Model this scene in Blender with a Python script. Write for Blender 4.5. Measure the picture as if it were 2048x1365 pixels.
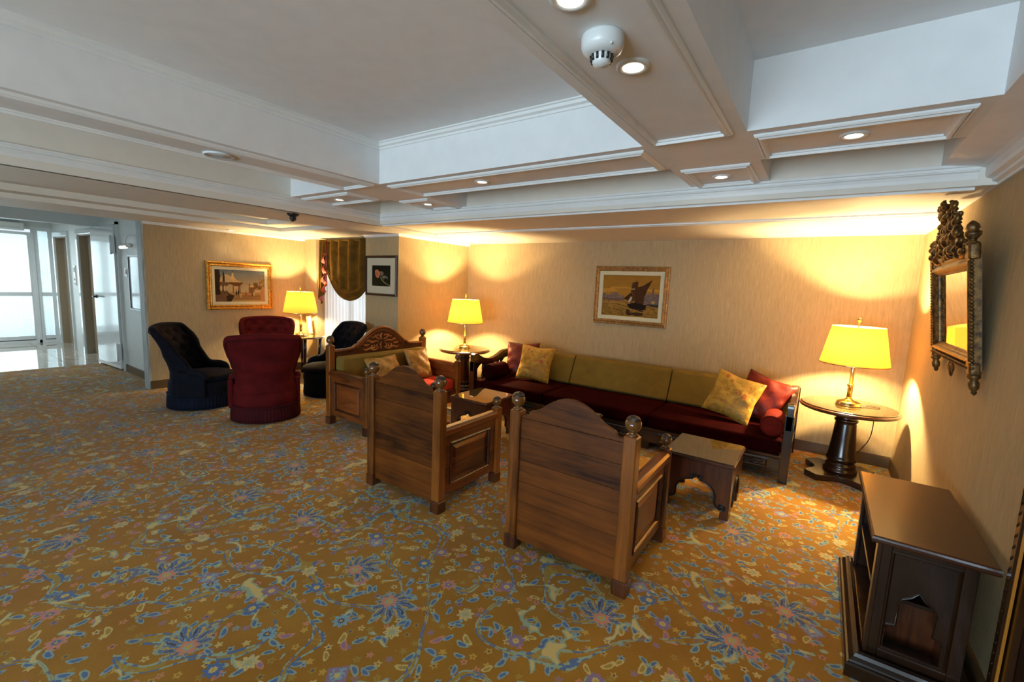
import bpy, math, random
import numpy as np
from mathutils import Vector, Matrix
random.seed(7)
PI = math.pi
sc = bpy.context.scene
for o in list(bpy.data.objects): bpy.data.objects.remove(o)
COL = sc.collection

# ------------------------------------------------------------------ camera
def make_camera():
    rx, ry, rz, Hc, F = -0.12418, 0.04352, -0.60629, 1.6, 888.8
    cy, sy, cp, sp, cr, sr = math.cos(rz), math.sin(rz), math.cos(rx), math.sin(rx), math.cos(ry), math.sin(ry)
    fw = Vector((sy*cp, cy*cp, sp)); right = Vector((cy, -sy, 0)); up = right.cross(fw)
    r = cr*right + sr*up; u = -sr*right + cr*up
    cd = bpy.data.cameras.new('camera'); co = bpy.data.objects.new('camera', cd); COL.objects.link(co)
    m = Matrix((r, u, -fw)).transposed().to_4x4(); m.translation = (0, 0, Hc)
    co.matrix_world = m
    cd.sensor_width = 36; cd.sensor_fit = 'HORIZONTAL'; cd.lens = F/2048*36; cd.clip_start = 0.02
    sc.camera = co
make_camera()

# ------------------------------------------------------------------ view, sky and daylight
sc.view_settings.view_transform = 'Standard'
sc.view_settings.look = 'None'
sc.view_settings.exposure = -0.25
sc.view_settings.gamma = 1.0
sc.view_settings.use_curve_mapping = False
world = bpy.data.worlds.new('sky'); sc.world = world
world.use_nodes = True
world.node_tree.nodes['Background'].inputs[0].default_value = (0.80, 0.92, 1.0, 1)
world.node_tree.nodes['Background'].inputs[1].default_value = 1.2

def area_light(name, loc, direction, sx, sy, energy, color):
    d = bpy.data.lights.new(name, 'AREA'); d.shape = 'RECTANGLE'; d.size = sx; d.size_y = sy
    d.energy = energy; d.color = color
    o = bpy.data.objects.new(name, d); COL.objects.link(o); o.location = loc
    o.rotation_euler = Vector(direction).to_track_quat('-Z', 'Y').to_euler()
    return o
DAY = (0.60, 0.82, 1.0)
# daylight entering by the windows of the wall behind the photographer and by the lobby doors
area_light('daylight_window', (-3.4, -5.25, 1.15), (0, 1, 0.34), 2.5, 1.9, 120, DAY)
area_light('daylight_window', (-0.7, -5.25, 1.15), (0, 1, 0.34), 2.5, 1.9, 420, DAY)
area_light('daylight_lobby', (-13.75, 0.9, 1.2), (1, 0, -0.22), 2.4, 2.0, 80, (0.78, 0.92, 1.0))
area_light('daylight_alcove', (-6.2, 4.95, 1.3), (0, -1, -0.05), 1.2, 1.6, 34, (0.86, 0.94, 1.0))
LAMP_W = 300.0
SPOT_W = 7.0
LAMP_COL = (1.0, 0.74, 0.36)
SPOT_COL = (1.0, 0.91, 0.80)

# ------------------------------------------------------------------ geometry helpers
class MB:
    def __init__(s): s.v = []; s.f = []; s.sm = []
    def add(s, vs, fs, smooth=False):
        b = len(s.v); s.v += [tuple(p) for p in vs]
        for f in fs: s.f.append(tuple(i+b for i in f)); s.sm.append(smooth)
        return s
    def box(s, x0, x1, y0, y1, z0, z1):
        if x0 > x1: x0, x1 = x1, x0
        if y0 > y1: y0, y1 = y1, y0
        if z0 > z1: z0, z1 = z1, z0
        v = [(x0,y0,z0),(x1,y0,z0),(x1,y1,z0),(x0,y1,z0),(x0,y0,z1),(x1,y0,z1),(x1,y1,z1),(x0,y1,z1)]
        return s.add(v, [(3,2,1,0),(4,5,6,7),(0,1,5,4),(1,2,6,5),(2,3,7,6),(3,0,4,7)])
    def cbox(s, cx, cy, cz, sx, sy, sz): return s.box(cx-sx/2, cx+sx/2, cy-sy/2, cy+sy/2, cz-sz/2, cz+sz/2)
    def chbox(s, x0, x1, y0, y1, z0, z1, c):
        """upright post: chamfered vertical edges and top"""
        def ring(d, z):
            return [(x0+d+c,y0+d,z),(x1-d-c,y0+d,z),(x1-d,y0+d+c,z),(x1-d,y1-d-c,z),(x1-d-c,y1-d,z),(x0+d+c,y1-d,z),(x0+d,y1-d-c,z),(x0+d,y0+d+c,z)]
        rs = [ring(0,z0), ring(0,z1-c), ring(c,z1)]
        vs = sum(rs, []); fs = [tuple(reversed(range(8)))]
        for k in range(2):
            for i in range(8):
                j = (i+1) % 8; fs.append((k*8+i, k*8+j, k*8+8+j, k*8+8+i))
        fs.append(tuple(range(16,24)))
        return s.add(vs, fs)
    def lathe(s, prof, c=(0,0,0), seg=32, smooth=True, ax='z', closed=True, rib=None):
        vs = []; n = len(prof)
        for k,(r,z) in enumerate(prof):
            for i in range(seg):
                a = 2*PI*i/seg; rr = r*(rib(a,k) if rib else 1)
                p = (rr*math.cos(a), rr*math.sin(a), z)
                if ax == 'y': p = (p[0], p[2], -p[1])
                if ax == 'x': p = (p[2], p[0], p[1])
                vs.append((p[0]+c[0], p[1]+c[1], p[2]+c[2]))
        fs = []
        for k in range(n-1):
            for i in range(seg):
                j = (i+1) % seg; fs.append((k*seg+i, k*seg+j, (k+1)*seg+j, (k+1)*seg+i))
        s.add(vs, fs, smooth)
        if closed:
            b = len(s.v)-len(vs)
            s.f.append(tuple(b+i for i in reversed(range(seg)))); s.sm.append(False)
            s.f.append(tuple(b+(n-1)*seg+i for i in range(seg))); s.sm.append(False)
        return s
    def sphere(s, c, r, seg=12, rings=8, sc3=(1,1,1)):
        vs = []; fs = []
        for k in range(rings+1):
            t = PI*k/rings; rr = max(math.sin(t), 1e-4)*r; z = -math.cos(t)*r
            for i in range(seg):
                a = 2*PI*i/seg; vs.append((c[0]+rr*math.cos(a)*sc3[0], c[1]+rr*math.sin(a)*sc3[1], c[2]+z*sc3[2]))
        for k in range(rings):
            for i in range(seg):
                j = (i+1) % seg; fs.append((k*seg+i, k*seg+j, (k+1)*seg+j, (k+1)*seg+i))
        return s.add(vs, fs, True)
    def tube(s, path, rad, seg=8, caps=True, flat=None):
        """rad: number or list; flat=(normal, ratio) squashes along normal"""
        P = [Vector(p) for p in path]; n = len(P); vs = []; fs = []
        up = Vector((0,0,1)); prev = None
        for k in range(n):
            t = (P[min(k+1,n-1)]-P[max(k-1,0)])
            t = t.normalized() if t.length > 1e-9 else Vector((0,0,1))
            if prev is None:
                ref = up if abs(t.dot(up)) < 0.9 else Vector((1,0,0))
                a = t.cross(ref).normalized()
            else:
                a = (prev - t*prev.dot(t))
                a = a.normalized() if a.length > 1e-6 else t.orthogonal().normalized()
            prev = a; b = t.cross(a)
            r = rad[k] if isinstance(rad, (list, tuple)) else rad
            for i in range(seg):
                an = 2*PI*i/seg; off = (a*math.cos(an)+b*math.sin(an))*r
                if flat:
                    nn = Vector(flat[0]); off = off - nn*off.dot(nn)*(1-flat[1])
                vs.append(tuple(P[k]+off))
        for k in range(n-1):
            for i in range(seg):
                j = (i+1) % seg; fs.append((k*seg+i, k*seg+j, (k+1)*seg+j, (k+1)*seg+i))
        if caps:
            fs.append(tuple(reversed(range(seg)))); fs.append(tuple((n-1)*seg+i for i in range(seg)))
        return s.add(vs, fs, True)
    def prism(s, pts, t0, t1, mp, smooth=False):
        """polygon pts (a,b) extruded between t0,t1 along the third axis; mp(a,b,t)->xyz"""
        n = len(pts)
        vs = [mp(a,b,t0) for a,b in pts]+[mp(a,b,t1) for a,b in pts]
        fs = [tuple(reversed(range(n))), tuple(range(n,2*n))]
        for i in range(n):
            j = (i+1) % n; fs.append((i,j,n+j,n+i))
        return s.add(vs, fs, smooth)
    def grid(s, fn, nu, nv, smooth=True, wrap=False):
        vs = [fn(i/(nu-1) if not wrap else i/nu, j/(nv-1)) for j in range(nv) for i in range(nu)]
        fs = []
        for j in range(nv-1):
            for i in range(nu if wrap else nu-1):
                k = (i+1) % nu; fs.append((j*nu+i, j*nu+k, (j+1)*nu+k, (j+1)*nu+i))
        return s.add(vs, fs, smooth)
    def rframe(s, prof, a0, a1, b0, b1, mp, smooth=False):
        """mitred rectangular moulding; prof = [(inset, height)], swept round the rectangle"""
        vs = []; n = len(prof)
        for d,h in prof:
            vs += [mp(a0+d,b0+d,h), mp(a1-d,b0+d,h), mp(a1-d,b1-d,h), mp(a0+d,b1-d,h)]
        fs = []
        for k in range(n-1):
            for i in range(4):
                j = (i+1) % 4; fs.append((k*4+i, k*4+j, (k+1)*4+j, (k+1)*4+i))
        return s.add(vs, fs, smooth)
    def sweep(s, prof, p0, p1, out, up=(0,0,1), caps=True):
        """straight moulding, prof [(o,z)] : o along out, z along up"""
        o = Vector(out); u = Vector(up); n = len(prof); vs = []
        for P in (Vector(p0), Vector(p1)):
            vs += [tuple(P+o*a+u*b) for a,b in prof]
        fs = [(i, i+1, n+i+1, n+i) for i in range(n-1)]
        if caps: fs += [tuple(reversed(range(n))), tuple(range(n,2*n))]
        return s.add(vs, fs)
def finish_mesh(m, name):
    me = bpy.data.meshes.new(name); me.from_pydata(m.v, [], m.f)
    me.polygons.foreach_set('use_smooth', m.sm); me.update()
    import bmesh
    bm = bmesh.new(); bm.from_mesh(me); bmesh.ops.recalc_face_normals(bm, faces=bm.faces); bm.to_mesh(me); bm.free()
    return me
def obj(name, m, mat, parent=None, bevel=0, seg=2, smooth=False, loc=None):
    me = finish_mesh(m, name) if isinstance(m, MB) else m
    o = bpy.data.objects.new(name, me); COL.objects.link(o)
    if mat is not None and len(me.materials) == 0: me.materials.append(mat)
    if parent: o.parent = parent
    if loc: o.location = loc
    if bevel:
        b = o.modifiers.new('bevel', 'BEVEL'); b.width = bevel; b.segments = seg; b.limit_method = 'ANGLE'; b.angle_limit = 0.6
        if smooth or seg > 1:
            me.polygons.foreach_set('use_smooth', [True]*len(me.polygons))
            w = o.modifiers.new('wn', 'WEIGHTED_NORMAL'); w.keep_sharp = False
    return o
def thing(name, label, cat, loc=(0,0,0), rz=0, group=None):
    o = bpy.data.objects.new(name, None); COL.objects.link(o); o.empty_display_size = 0.1
    o.location = loc; o.rotation_euler = (0,0,rz); tag(o, label, cat, group); return o
def tag(o, label, cat, group=None):
    o['label'] = label; o['category'] = cat
    if group: o['group'] = group
    return o
def struct(name, m, mat, label=None, bevel=0):
    o = obj(name, m, mat, None, bevel); o['kind'] = 'structure'
    o['label'] = label or name.replace('_', ' ')
    return o
def dup(root, loc, rz, label, group=None):
    def cp(o, par):
        c = o.copy(); COL.objects.link(c); c.parent = par
        for ch in list(o.children): cp(ch, c)
        return c
    r = cp(root, None); r.location = loc; r.rotation_euler = (0,0,rz); r['label'] = label
    if group: r['group'] = group
    return r
def interp(pts, x):
    if x <= pts[0][0]: return pts[0][1]
    for (a,b),(c,d) in zip(pts, pts[1:]):
        if x <= c:
            t = (x-a)/(c-a); t = t*t*(3-2*t); return b+(d-b)*t
    return pts[-1][1]
def spline(pts, n=8, closed=False):
    P = [Vector(p) for p in pts]; out = []; N = len(P)
    for i in range(N if closed else N-1):
        p0 = P[(i-1) % N] if (closed or i > 0) else P[0]; p1 = P[i]; p2 = P[(i+1) % N]
        p3 = P[(i+2) % N] if (closed or i+2 < N) else P[-1]
        for k in range(n):
            t = k/n
            out.append(0.5*((2*p1)+(p2-p0)*t+(2*p0-5*p1+4*p2-p3)*t*t+(3*p1-p0-3*p2+p3)*t**3))
    if not closed: out.append(P[-1])
    return [tuple(p) for p in out]

# ------------------------------------------------------------------ materials
class S:
    """socket wrapper with arithmetic"""
    def __init__(s, nb, sock): s.nb = nb; s.s = sock
    def _m(s, op, *o): return s.nb.math(op, s, *o)
    def __add__(s, o): return s._m('ADD', o)
    __radd__ = __add__
    def __sub__(s, o): return s._m('SUBTRACT', o)
    def __rsub__(s, o): return s.nb.math('SUBTRACT', o, s)
    def __mul__(s, o): return s._m('MULTIPLY', o)
    __rmul__ = __mul__
    def __truediv__(s, o): return s._m('DIVIDE', o)
    def lt(s, o): return s._m('LESS_THAN', o)
    def gt(s, o): return s._m('GREATER_THAN', o)
    def abs(s): return s._m('ABSOLUTE')
    def cos(s): return s._m('COSINE')
    def sin(s): return s._m('SINE')
    def fract(s): return s._m('FRACT')
    def min(s, o): return s._m('MINIMUM', o)
    def max(s, o): return s._m('MAXIMUM', o)
class NB:
    def __init__(s, name):
        s.mat = bpy.data.materials.new(name); s.mat.use_nodes = True
        s.t = s.mat.node_tree; s.t.nodes.clear(); s.out = s.t.nodes.new('ShaderNodeOutputMaterial')
    def n(s, t, **k):
        nd = s.t.nodes.new(t)
        for a,b in k.items(): setattr(nd, a, b)
        return nd
    def put(s, sock, val):
        if isinstance(val, S): s.t.links.new(val.s, sock)
        elif isinstance(val, (tuple, list)):
            sock.default_value = tuple(val)+((1,) if len(val) == 3 and len(sock.default_value) == 4 else ())
        elif val is not None: sock.default_value = val
    def math(s, op, *a):
        nd = s.n('ShaderNodeMath', operation=op)
        for i,v in enumerate(a): s.put(nd.inputs[i], v)
        return S(s, nd.outputs[0])
    def vmath(s, op, a, b=None, out=0, scale=None):
        nd = s.n('ShaderNodeVectorMath', operation=op); s.put(nd.inputs[0], a)
        if b is not None: s.put(nd.inputs[1], b)
        if scale is not None: s.put(nd.inputs['Scale'], scale)
        return S(s, nd.outputs[out])
    def coord(s, kind='Object'): return S(s, s.n('ShaderNodeTexCoord').outputs[kind])
    def sep(s, v):
        nd = s.n('ShaderNodeSeparateXYZ'); s.put(nd.inputs[0], v); return [S(s, o) for o in nd.outputs]
    def comb(s, x, y, z):
        nd = s.n('ShaderNodeCombineXYZ')
        for i,v in enumerate((x,y,z)): s.put(nd.inputs[i], v)
        return S(s, nd.outputs[0])
    def noise(s, v, scale, detail=2, rough=0.5, dist=0.0, col=False):
        nd = s.n('ShaderNodeTexNoise'); s.put(nd.inputs['Vector'], v)
        for k,x in (('Scale',scale),('Detail',detail),('Roughness',rough),('Distortion',dist)): s.put(nd.inputs[k], x)
        return S(s, nd.outputs['Color' if col else 'Fac'])
    def voro(s, v, scale, rnd=1.0, feature='F1'):
        nd = s.n('ShaderNodeTexVoronoi', feature=feature, voronoi_dimensions='2D'); s.put(nd.inputs['Vector'], v)
        s.put(nd.inputs['Scale'], scale); s.put(nd.inputs['Randomness'], rnd); return nd
    def mix(s, f, a, b):
        nd = s.n('ShaderNodeMix', data_type='RGBA'); s.put(nd.inputs[0], f); s.put(nd.inputs[6], a); s.put(nd.inputs[7], b)
        return S(s, nd.outputs[2])
    def ramp(s, f, stops, interp='LINEAR'):
        nd = s.n('ShaderNodeValToRGB'); cr = nd.color_ramp; cr.interpolation = interp; s.put(nd.inputs[0], f)
        while len(cr.elements) < len(stops): cr.elements.new(0.5)
        for e,(p,c) in zip(cr.elements, stops): e.position = p; e.color = tuple(c)+(1,)
        return S(s, nd.outputs[0])
    def bump(s, h, strength=0.2, dist=0.01):
        nd = s.n('ShaderNodeBump'); s.put(nd.inputs['Height'], h); nd.inputs['Strength'].default_value = strength
        nd.inputs['Distance'].default_value = dist; return S(s, nd.outputs[0])
    def bsdf(s, color, rough=0.5, metal=0, normal=None, **k):
        nd = s.n('ShaderNodeBsdfPrincipled'); s.put(nd.inputs['Base Color'], color); s.put(nd.inputs['Roughness'], rough)
        s.put(nd.inputs['Metallic'], metal)
        if normal is not None: s.put(nd.inputs['Normal'], normal)
        for a,b in k.items(): s.put(nd.inputs[a.replace('_',' ')], b)
        s.surf(S(s, nd.outputs[0])); return nd
    def surf(s, x): s.t.links.new(x.s, s.out.inputs[0])
    def rnd(s): return S(s, s.n('ShaderNodeObjectInfo').outputs['Random'])
def srgb(r, g, b):
    f = lambda c: (c/255/12.92) if c/255 <= 0.04045 else ((c/255+0.055)/1.055)**2.4
    return (f(r), f(g), f(b))

def m_wood(name, dark, light, axis='x', rough=0.35, scale=1.0, coat=0.0, contrast=1.0, spec=0.5):
    b = NB(name); c = b.coord(); rd = b.rnd()
    x,y,z = b.sep(c)
    st = {'x': (1.2,14,14), 'y': (14,1.2,14), 'z': (14,14,1.2)}[axis]
    off = rd*37.0
    v = b.comb(x*(st[0]*scale)+off, y*(st[1]*scale)+off, z*(st[2]*scale)+off)
    n1 = b.noise(v, 1.0, 4, 0.6, 1.2)
    n2 = b.noise(v, 5.5, 3, 0.6, 0.4)
    big = b.noise(c, 3.0, 2, 0.5)
    f = n1*(0.75*contrast)+n2*(0.4*contrast)+(rd-0.5)*0.22+(big-0.5)*0.5+(0.5-0.575*contrast)
    col = b.ramp(f, [(0.25,dark),(0.52,[(p*0.45+q*0.55) for p,q in zip(dark,light)]),(0.8,light)])
    b.bsdf(col, rough+0.0, normal=b.bump(n2, 0.12, 0.004), Coat_Weight=coat, Coat_Roughness=0.15, Specular_IOR_Level=spec)
    return b.mat
def m_plain(name, col, rough=0.5, metal=0, **k):
    b = NB(name); c = b.coord(); n = b.noise(c, 9.0, 3)
    col2 = tuple(x*0.88 for x in col)
    b.bsdf(b.mix(n, col2, col), rough, metal, **k); return b.mat
def m_velvet(name, col, sheen=0.4, scol=None, mottling=0.25, rough=0.85, spec=0.15):
    b = NB(name); c = b.coord(); n = b.noise(c, 7.0, 3, 0.6); n2 = b.noise(c, 160.0, 2)
    lo = tuple(x*(1-mottling) for x in col); hi = tuple(min(1, x*(1+mottling)) for x in col)
    b.bsdf(b.ramp(n, [(0.3,lo),(0.7,hi)]), rough, normal=b.bump(n2, 0.15, 0.002), Sheen_Weight=sheen, Sheen_Roughness=0.35,
           Sheen_Tint=(scol or hi), Specular_IOR_Level=spec)
    return b.mat
def m_glossy_fabric(name, col, col2, spots=None):
    b = NB(name); c = b.coord(); n = b.noise(c, 11.0, 4, 0.65, 1.5)
    f = b.ramp(n, [(0.3,col2),(0.65,col)])
    if spots:
        n2 = b.noise(c, 14.0, 2, 0.5); n3 = b.noise(c, 26.0, 1, 0.5)
        f = b.mix(n2.gt(0.6)*n3.gt(0.52)*0.75, f, spots)
    b.bsdf(f, 0.45, normal=b.bump(n, 0.35, 0.01), Specular_IOR_Level=0.3)
    return b.mat
def m_wallpaper(name, a, bb):
    b = NB(name); c = b.coord(); x,y,z = b.sep(c)
    u = x+y
    n = b.noise(b.comb(u*260, z*9.0, 0.0), 1.0, 2, 0.6, 0.3)
    n2 = b.noise(b.comb(u*90, z*3.0, 3.0), 1.0, 2, 0.5)
    f = n*0.65+n2*0.35
    b.bsdf(b.ramp(f, [(0.32,a),(0.66,bb)]), 0.72, normal=b.bump(f, 0.25, 0.004), Specular_IOR_Level=0.25)
    return b.mat
def m_emit(name, col, strength):
    b = NB(name); e = b.n('ShaderNodeEmission'); b.put(e.inputs[0], col); e.inputs[1].default_value = strength
    b.surf(S(b, e.outputs[0])); return b.mat
def m_bulb(name, col, strength):
    b = NB(name); e = b.n('ShaderNodeEmission'); b.put(e.inputs[0], col); e.inputs[1].default_value = strength
    tr = b.n('ShaderNodeBsdfTransparent'); ad = b.n('ShaderNodeAddShader')
    b.t.links.new(tr.outputs[0], ad.inputs[0]); b.t.links.new(e.outputs[0], ad.inputs[1]); b.surf(S(b, ad.outputs[0])); return b.mat
def m_glass(name, tint=(1,1,1), gloss=0.08, frost=None):
    b = NB(name); tr = b.n('ShaderNodeBsdfTransparent'); b.put(tr.inputs[0], tint)
    gl = b.n('ShaderNodeBsdfGlossy'); gl.inputs['Roughness'].default_value = 0.02
    mx = b.n('ShaderNodeMixShader'); mx.inputs[0].default_value = gloss
    fr = b.n('ShaderNodeLayerWeight'); fr.inputs[0].default_value = 0.35
    b.put(mx.inputs[0], S(b, fr.outputs['Fresnel'])*0.9+gloss)
    base = S(b, tr.outputs[0])
    if frost:
        x,y,z = b.sep(b.coord())
        v = b.comb(x+y, z, 0.0); vd = b.voro(v, 28, 0.0)
        dots = S(b, vd.outputs['Distance']).lt(0.3)
        df = b.n('ShaderNodeBsdfTranslucent'); b.put(df.inputs[0], frost)
        m2 = b.n('ShaderNodeMixShader'); b.put(m2.inputs[0], dots*0.55+0.2)
        b.t.links.new(tr.outputs[0], m2.inputs[1]); b.t.links.new(df.outputs[0], m2.inputs[2]); base = S(b, m2.outputs[0])
    b.t.links.new(base.s, mx.inputs[1]); b.t.links.new(gl.outputs[0], mx.inputs[2])
    b.surf(S(b, mx.outputs[0])); return b.mat
def m_translucent(name, col, tcol, fac, transp=0.0):
    b = NB(name); d = b.n('ShaderNodeBsdfDiffuse'); b.put(d.inputs[0], col)
    t = b.n('ShaderNodeBsdfTranslucent'); b.put(t.inputs[0], tcol)
    mx = b.n('ShaderNodeMixShader'); mx.inputs[0].default_value = fac
    b.t.links.new(d.outputs[0], mx.inputs[1]); b.t.links.new(t.outputs[0], mx.inputs[2])
    o = mx
    if transp:
        tp = b.n('ShaderNodeBsdfTransparent'); o = b.n('ShaderNodeMixShader'); o.inputs[0].default_value = transp
        b.t.links.new(mx.outputs[0], o.inputs[1]); b.t.links.new(tp.outputs[0], o.inputs[2])
    b.surf(S(b, o.outputs[0])); return b.mat
def m_attr(name, rough=0.5):
    b = NB(name); a = b.n('ShaderNodeAttribute'); a.attribute_name = 'Col'
    b.bsdf(S(b, a.outputs['Color']), rough, Specular_IOR_Level=0.15); return b.mat
def m_gilt(name, a, bb, rough=0.38, metal=0.75):
    b = NB(name); c = b.coord(); n = b.noise(c, 30.0, 4, 0.6)
    b.bsdf(b.ramp(n, [(0.35,a),(0.65,bb)]), rough, metal, normal=b.bump(n, 0.2, 0.004)); return b.mat

def m_carpet():
    b = NB('floral_carpet'); P = b.coord()
    wn = b.noise(P, 5.0, 2, 0.5, col=True)
    Pw = b.vmath('ADD', P, b.vmath('SCALE', b.vmath('SUBTRACT', wn, (0.5,0.5,0.5)), scale=0.05))
    fine = b.noise(P, 320.0, 1)
    jit = b.vmath('SCALE', b.vmath('SUBTRACT', b.noise(P, 150.0, 1, col=True), (0.5,0.5,0.5)), scale=0.009)
    Pj = b.vmath('ADD', P, jit)
    gold = b.ramp(b.noise(P, 2.2, 3), [(0.3,srgb(162,110,27)),(0.7,srgb(180,131,40))])
    col = b.mix(b.noise(P, 60.0, 2)*0.35, gold, srgb(130,86,24))
    navy, blue, sky, teal = srgb(38,70,120), srgb(48,118,178), srgb(130,186,202), srgb(154,190,168)
    cream, pink, mauve, yell, olive = srgb(226,206,134), srgb(222,148,124), srgb(150,126,166), srgb(216,180,82), srgb(172,150,70)
    def cell(vec, scale, rnd):
        nd = b.voro(vec, scale, rnd)
        d = b.vmath('SUBTRACT', vec, S(b, nd.outputs['Position']))
        dx,dy,_ = b.sep(d); cr,cg,cb = b.sep(S(b, nd.outputs['Color']))
        return dx,dy,cr,cg,cb
    def polar(dx, dy): return b.math('SQRT', dx*dx+dy*dy), b.math('ARCTAN2', dy, dx)
    # small specks: buds and blossoms
    dx,dy,cr,cg,cb = cell(Pj, 14.0, 1.0)
    r,a = polar(dx, dy); rr = r*(1.0+0.28*(a*5.0+cr*6.0).cos())
    sm = b.ramp(cg, [(0.0,yell),(0.26,cream),(0.42,pink),(0.54,sky),(0.66,olive),(0.84,mauve)], 'CONSTANT')
    col = b.mix(rr.lt(0.0135)*cb.lt(0.9)*0.85, col, sm)
    col = b.mix(rr.lt(0.0052)*cb.lt(0.6), col, b.mix(cr.gt(0.5), navy, gold))
    # leaves with a dark core
    for scl, la, lb, seed in ((7.4,0.037,0.0145,0.0),(6.1,0.034,0.015,3.7),(8.2,0.028,0.012,7.9)):
        dx,dy,cr,cg,cb = cell(b.vmath('ADD', Pj, (seed,seed*0.7,0)), scl, 0.95)
        th = cr*6.283; c,s = th.cos(), th.sin()
        lx = dx*c+dy*s; ly = dy*c-dx*s
        ly2 = ly+lx*lx*6.0
        e = (lx*lx)*(1/la**2)+(ly2*ly2)*(1/lb**2)
        edge = b.ramp(cg, [(0.0,teal),(0.45,cream),(0.6,sky),(0.88,pink)], 'CONSTANT')
        core = b.ramp(cg, [(0.0,blue),(0.45,olive),(0.6,blue),(0.88,mauve)], 'CONSTANT')
        on = cb.lt(0.78)
        col = b.mix(e.lt(1.0)*on*0.9, col, edge); col = b.mix(e.lt(0.36)*on, col, core)
    # meandering vines: a pale ragged outline round a thin stem
    Pv = b.vmath('ADD', Pw, jit)
    n = b.noise(Pv, 1.25, 1, 0.4)
    t = ((n*7.0).fract()-0.5).abs()
    seg = b.noise(P, 2.4, 1)
    on = seg.gt(0.38)
    wid = 0.02+0.075*b.math('MAXIMUM', b.noise(P, 4.0, 1)-0.42, 0.0)*3.0
    vo = (t-wid).abs().lt(0.016)
    col = b.mix(t.lt(wid)*on*0.8, col, b.mix(seg.gt(0.52), olive, gold))
    col = b.mix(vo*on, col, b.mix(b.noise(Pj, 24.0, 1).gt(0.5), teal, blue))
    # yellow ragged leaf scrolls
    n2 = b.noise(b.vmath('ADD', Pv, (11.0,4.0,0)), 1.6, 2, 0.5)
    n3 = b.noise(Pj, 6.5, 2)
    sc_ = (n2-0.5).abs()
    col = b.mix(sc_.lt(0.010)*n3.gt(0.55), col, teal); col = b.mix(sc_.lt(0.006)*n3.gt(0.57), col, cream)
    # rosettes
    dx,dy,cr,cg,cb = cell(b.vmath('ADD', Pj, (1.3,2.1,0)), 3.9, 0.9)
    r,a = polar(dx, dy); pr = r/(0.042*(0.86+0.16*(a*8.0).cos()))
    outer = b.ramp(cg, [(0.0,cream),(0.25,mauve),(0.5,pink),(0.7,sky),(0.85,blue)], 'CONSTANT')
    inner = b.ramp(cg, [(0.0,teal),(0.25,cream),(0.5,blue),(0.7,navy),(0.85,cream)], 'CONSTANT')
    on = cb.lt(0.7)
    col = b.mix(pr.lt(1.0)*on, col, outer); col = b.mix(pr.lt(0.86)*(a*6.0).cos().abs().lt(0.22)*on, col, blue)
    col = b.mix(pr.lt(0.42)*on, col, inner); col = b.mix(pr.lt(0.2)*on, col, yell)
    # mauve diamonds
    dx,dy,cr,cg,cb = cell(b.vmath('ADD', Pj, (4.3,0.6,0)), 1.5, 0.7)
    dm = dx.abs()+dy.abs(); on = cb.gt(0.35)
    col = b.mix(dm.lt(0.058)*on, col, mauve); col = b.mix(dm.lt(0.046)*b.noise(Pj, 60.0, 1).gt(0.48)*on, col, sky); col = b.mix(dm.lt(0.016)*on, col, cream)
    # large palmettes, ragged blue petals fanned round a pink heart
    Pf = b.vmath('ADD', Pj, jit)
    dx,dy,cr,cg,cb = cell(b.vmath('ADD', Pf, (0.35,0.1,0)), 1.55, 0.6)
    r,a = polar(dx, dy); a2 = a+cr*6.283
    lobe = (a2*5.5).cos().abs()
    half = 0.62+0.38*(a2).cos()
    Rr = (0.070+0.066*lobe)*half+0.03*b.noise(P, 38.0, 1)
    q = r/Rr
    on = cb.lt(0.75)
    stre = (a2*11.0+b.noise(P, 30.0, 1)*3.0).cos()
    col = b.mix(q.lt(1.08)*on*0.8, col, teal)
    col = b.mix(q.lt(0.94)*on, col, b.mix(stre.gt(-0.5), sky, blue))
    col = b.mix(q.lt(0.9)*q.gt(0.45)*stre.lt(-0.7)*on, col, navy)
    col = b.mix(q.lt(0.9)*q.gt(0.4)*stre.gt(0.8)*on, col, yell)
    hr = r/(0.044*(0.88+0.14*(a*6.0).cos()))
    col = b.mix(hr.lt(1.0)*on, col, pink); col = b.mix(hr.lt(0.5)*on, col, teal); col = b.mix(hr.lt(0.3)*on, col, yell)
    # wear: the pile mutes every dye a little towards the ground colour
    col = b.mix(0.10+0.22*b.noise(P, 3.0, 3), col, gold)
    col = b.mix(fine*0.4, col, b.vmath('MULTIPLY', col, (0.5,0.5,0.5)))
    # trodden, dull patches
    b.bsdf(col, 0.95, normal=b.bump(fine, 0.3, 0.004), Sheen_Weight=0.12, Sheen_Roughness=0.5, Specular_IOR_Level=0.1)
    return b.mat

MT = {}
MT['carpet'] = m_carpet()
MT['paper'] = m_wallpaper('striated_wallpaper', srgb(158,136,100), srgb(186,163,124))
MT['plaster'] = m_plain('white_plaster', srgb(238,236,234), 0.6)
MT['plaster_warm'] = m_plain('low_ceiling_plaster', srgb(234,226,212), 0.6)
MT['trimwhite'] = m_plain('white_trim_paint', srgb(238,236,232), 0.4)
MT['lobbywhite'] = m_plain('lobby_wall_paint', srgb(208,212,208), 0.5)
MT['doorwhite'] = m_plain('gloss_white_door', srgb(206,214,214), 0.12, Coat_Weight=0.6, Coat_Roughness=0.06)
MT['alu'] = m_plain('painted_door_frame', srgb(220,226,226), 0.35)
MT['lift'] = m_plain('lift_door_bronze', srgb(150,134,110), 0.5)
MT['baseb'] = m_plain('dark_baseboard_stain', srgb(96,74,44), 0.5)
MT['pine_x'] = m_wood('aged_pine_boards', srgb(42,18,4), srgb(120,64,17), 'x', 0.45, 0.7, 0.0, 0.85, 0.2)
MT['pine_z'] = m_wood('aged_pine_posts', srgb(56,25,6), srgb(146,82,26), 'z', 0.28, 1.0, 0.3)
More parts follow.
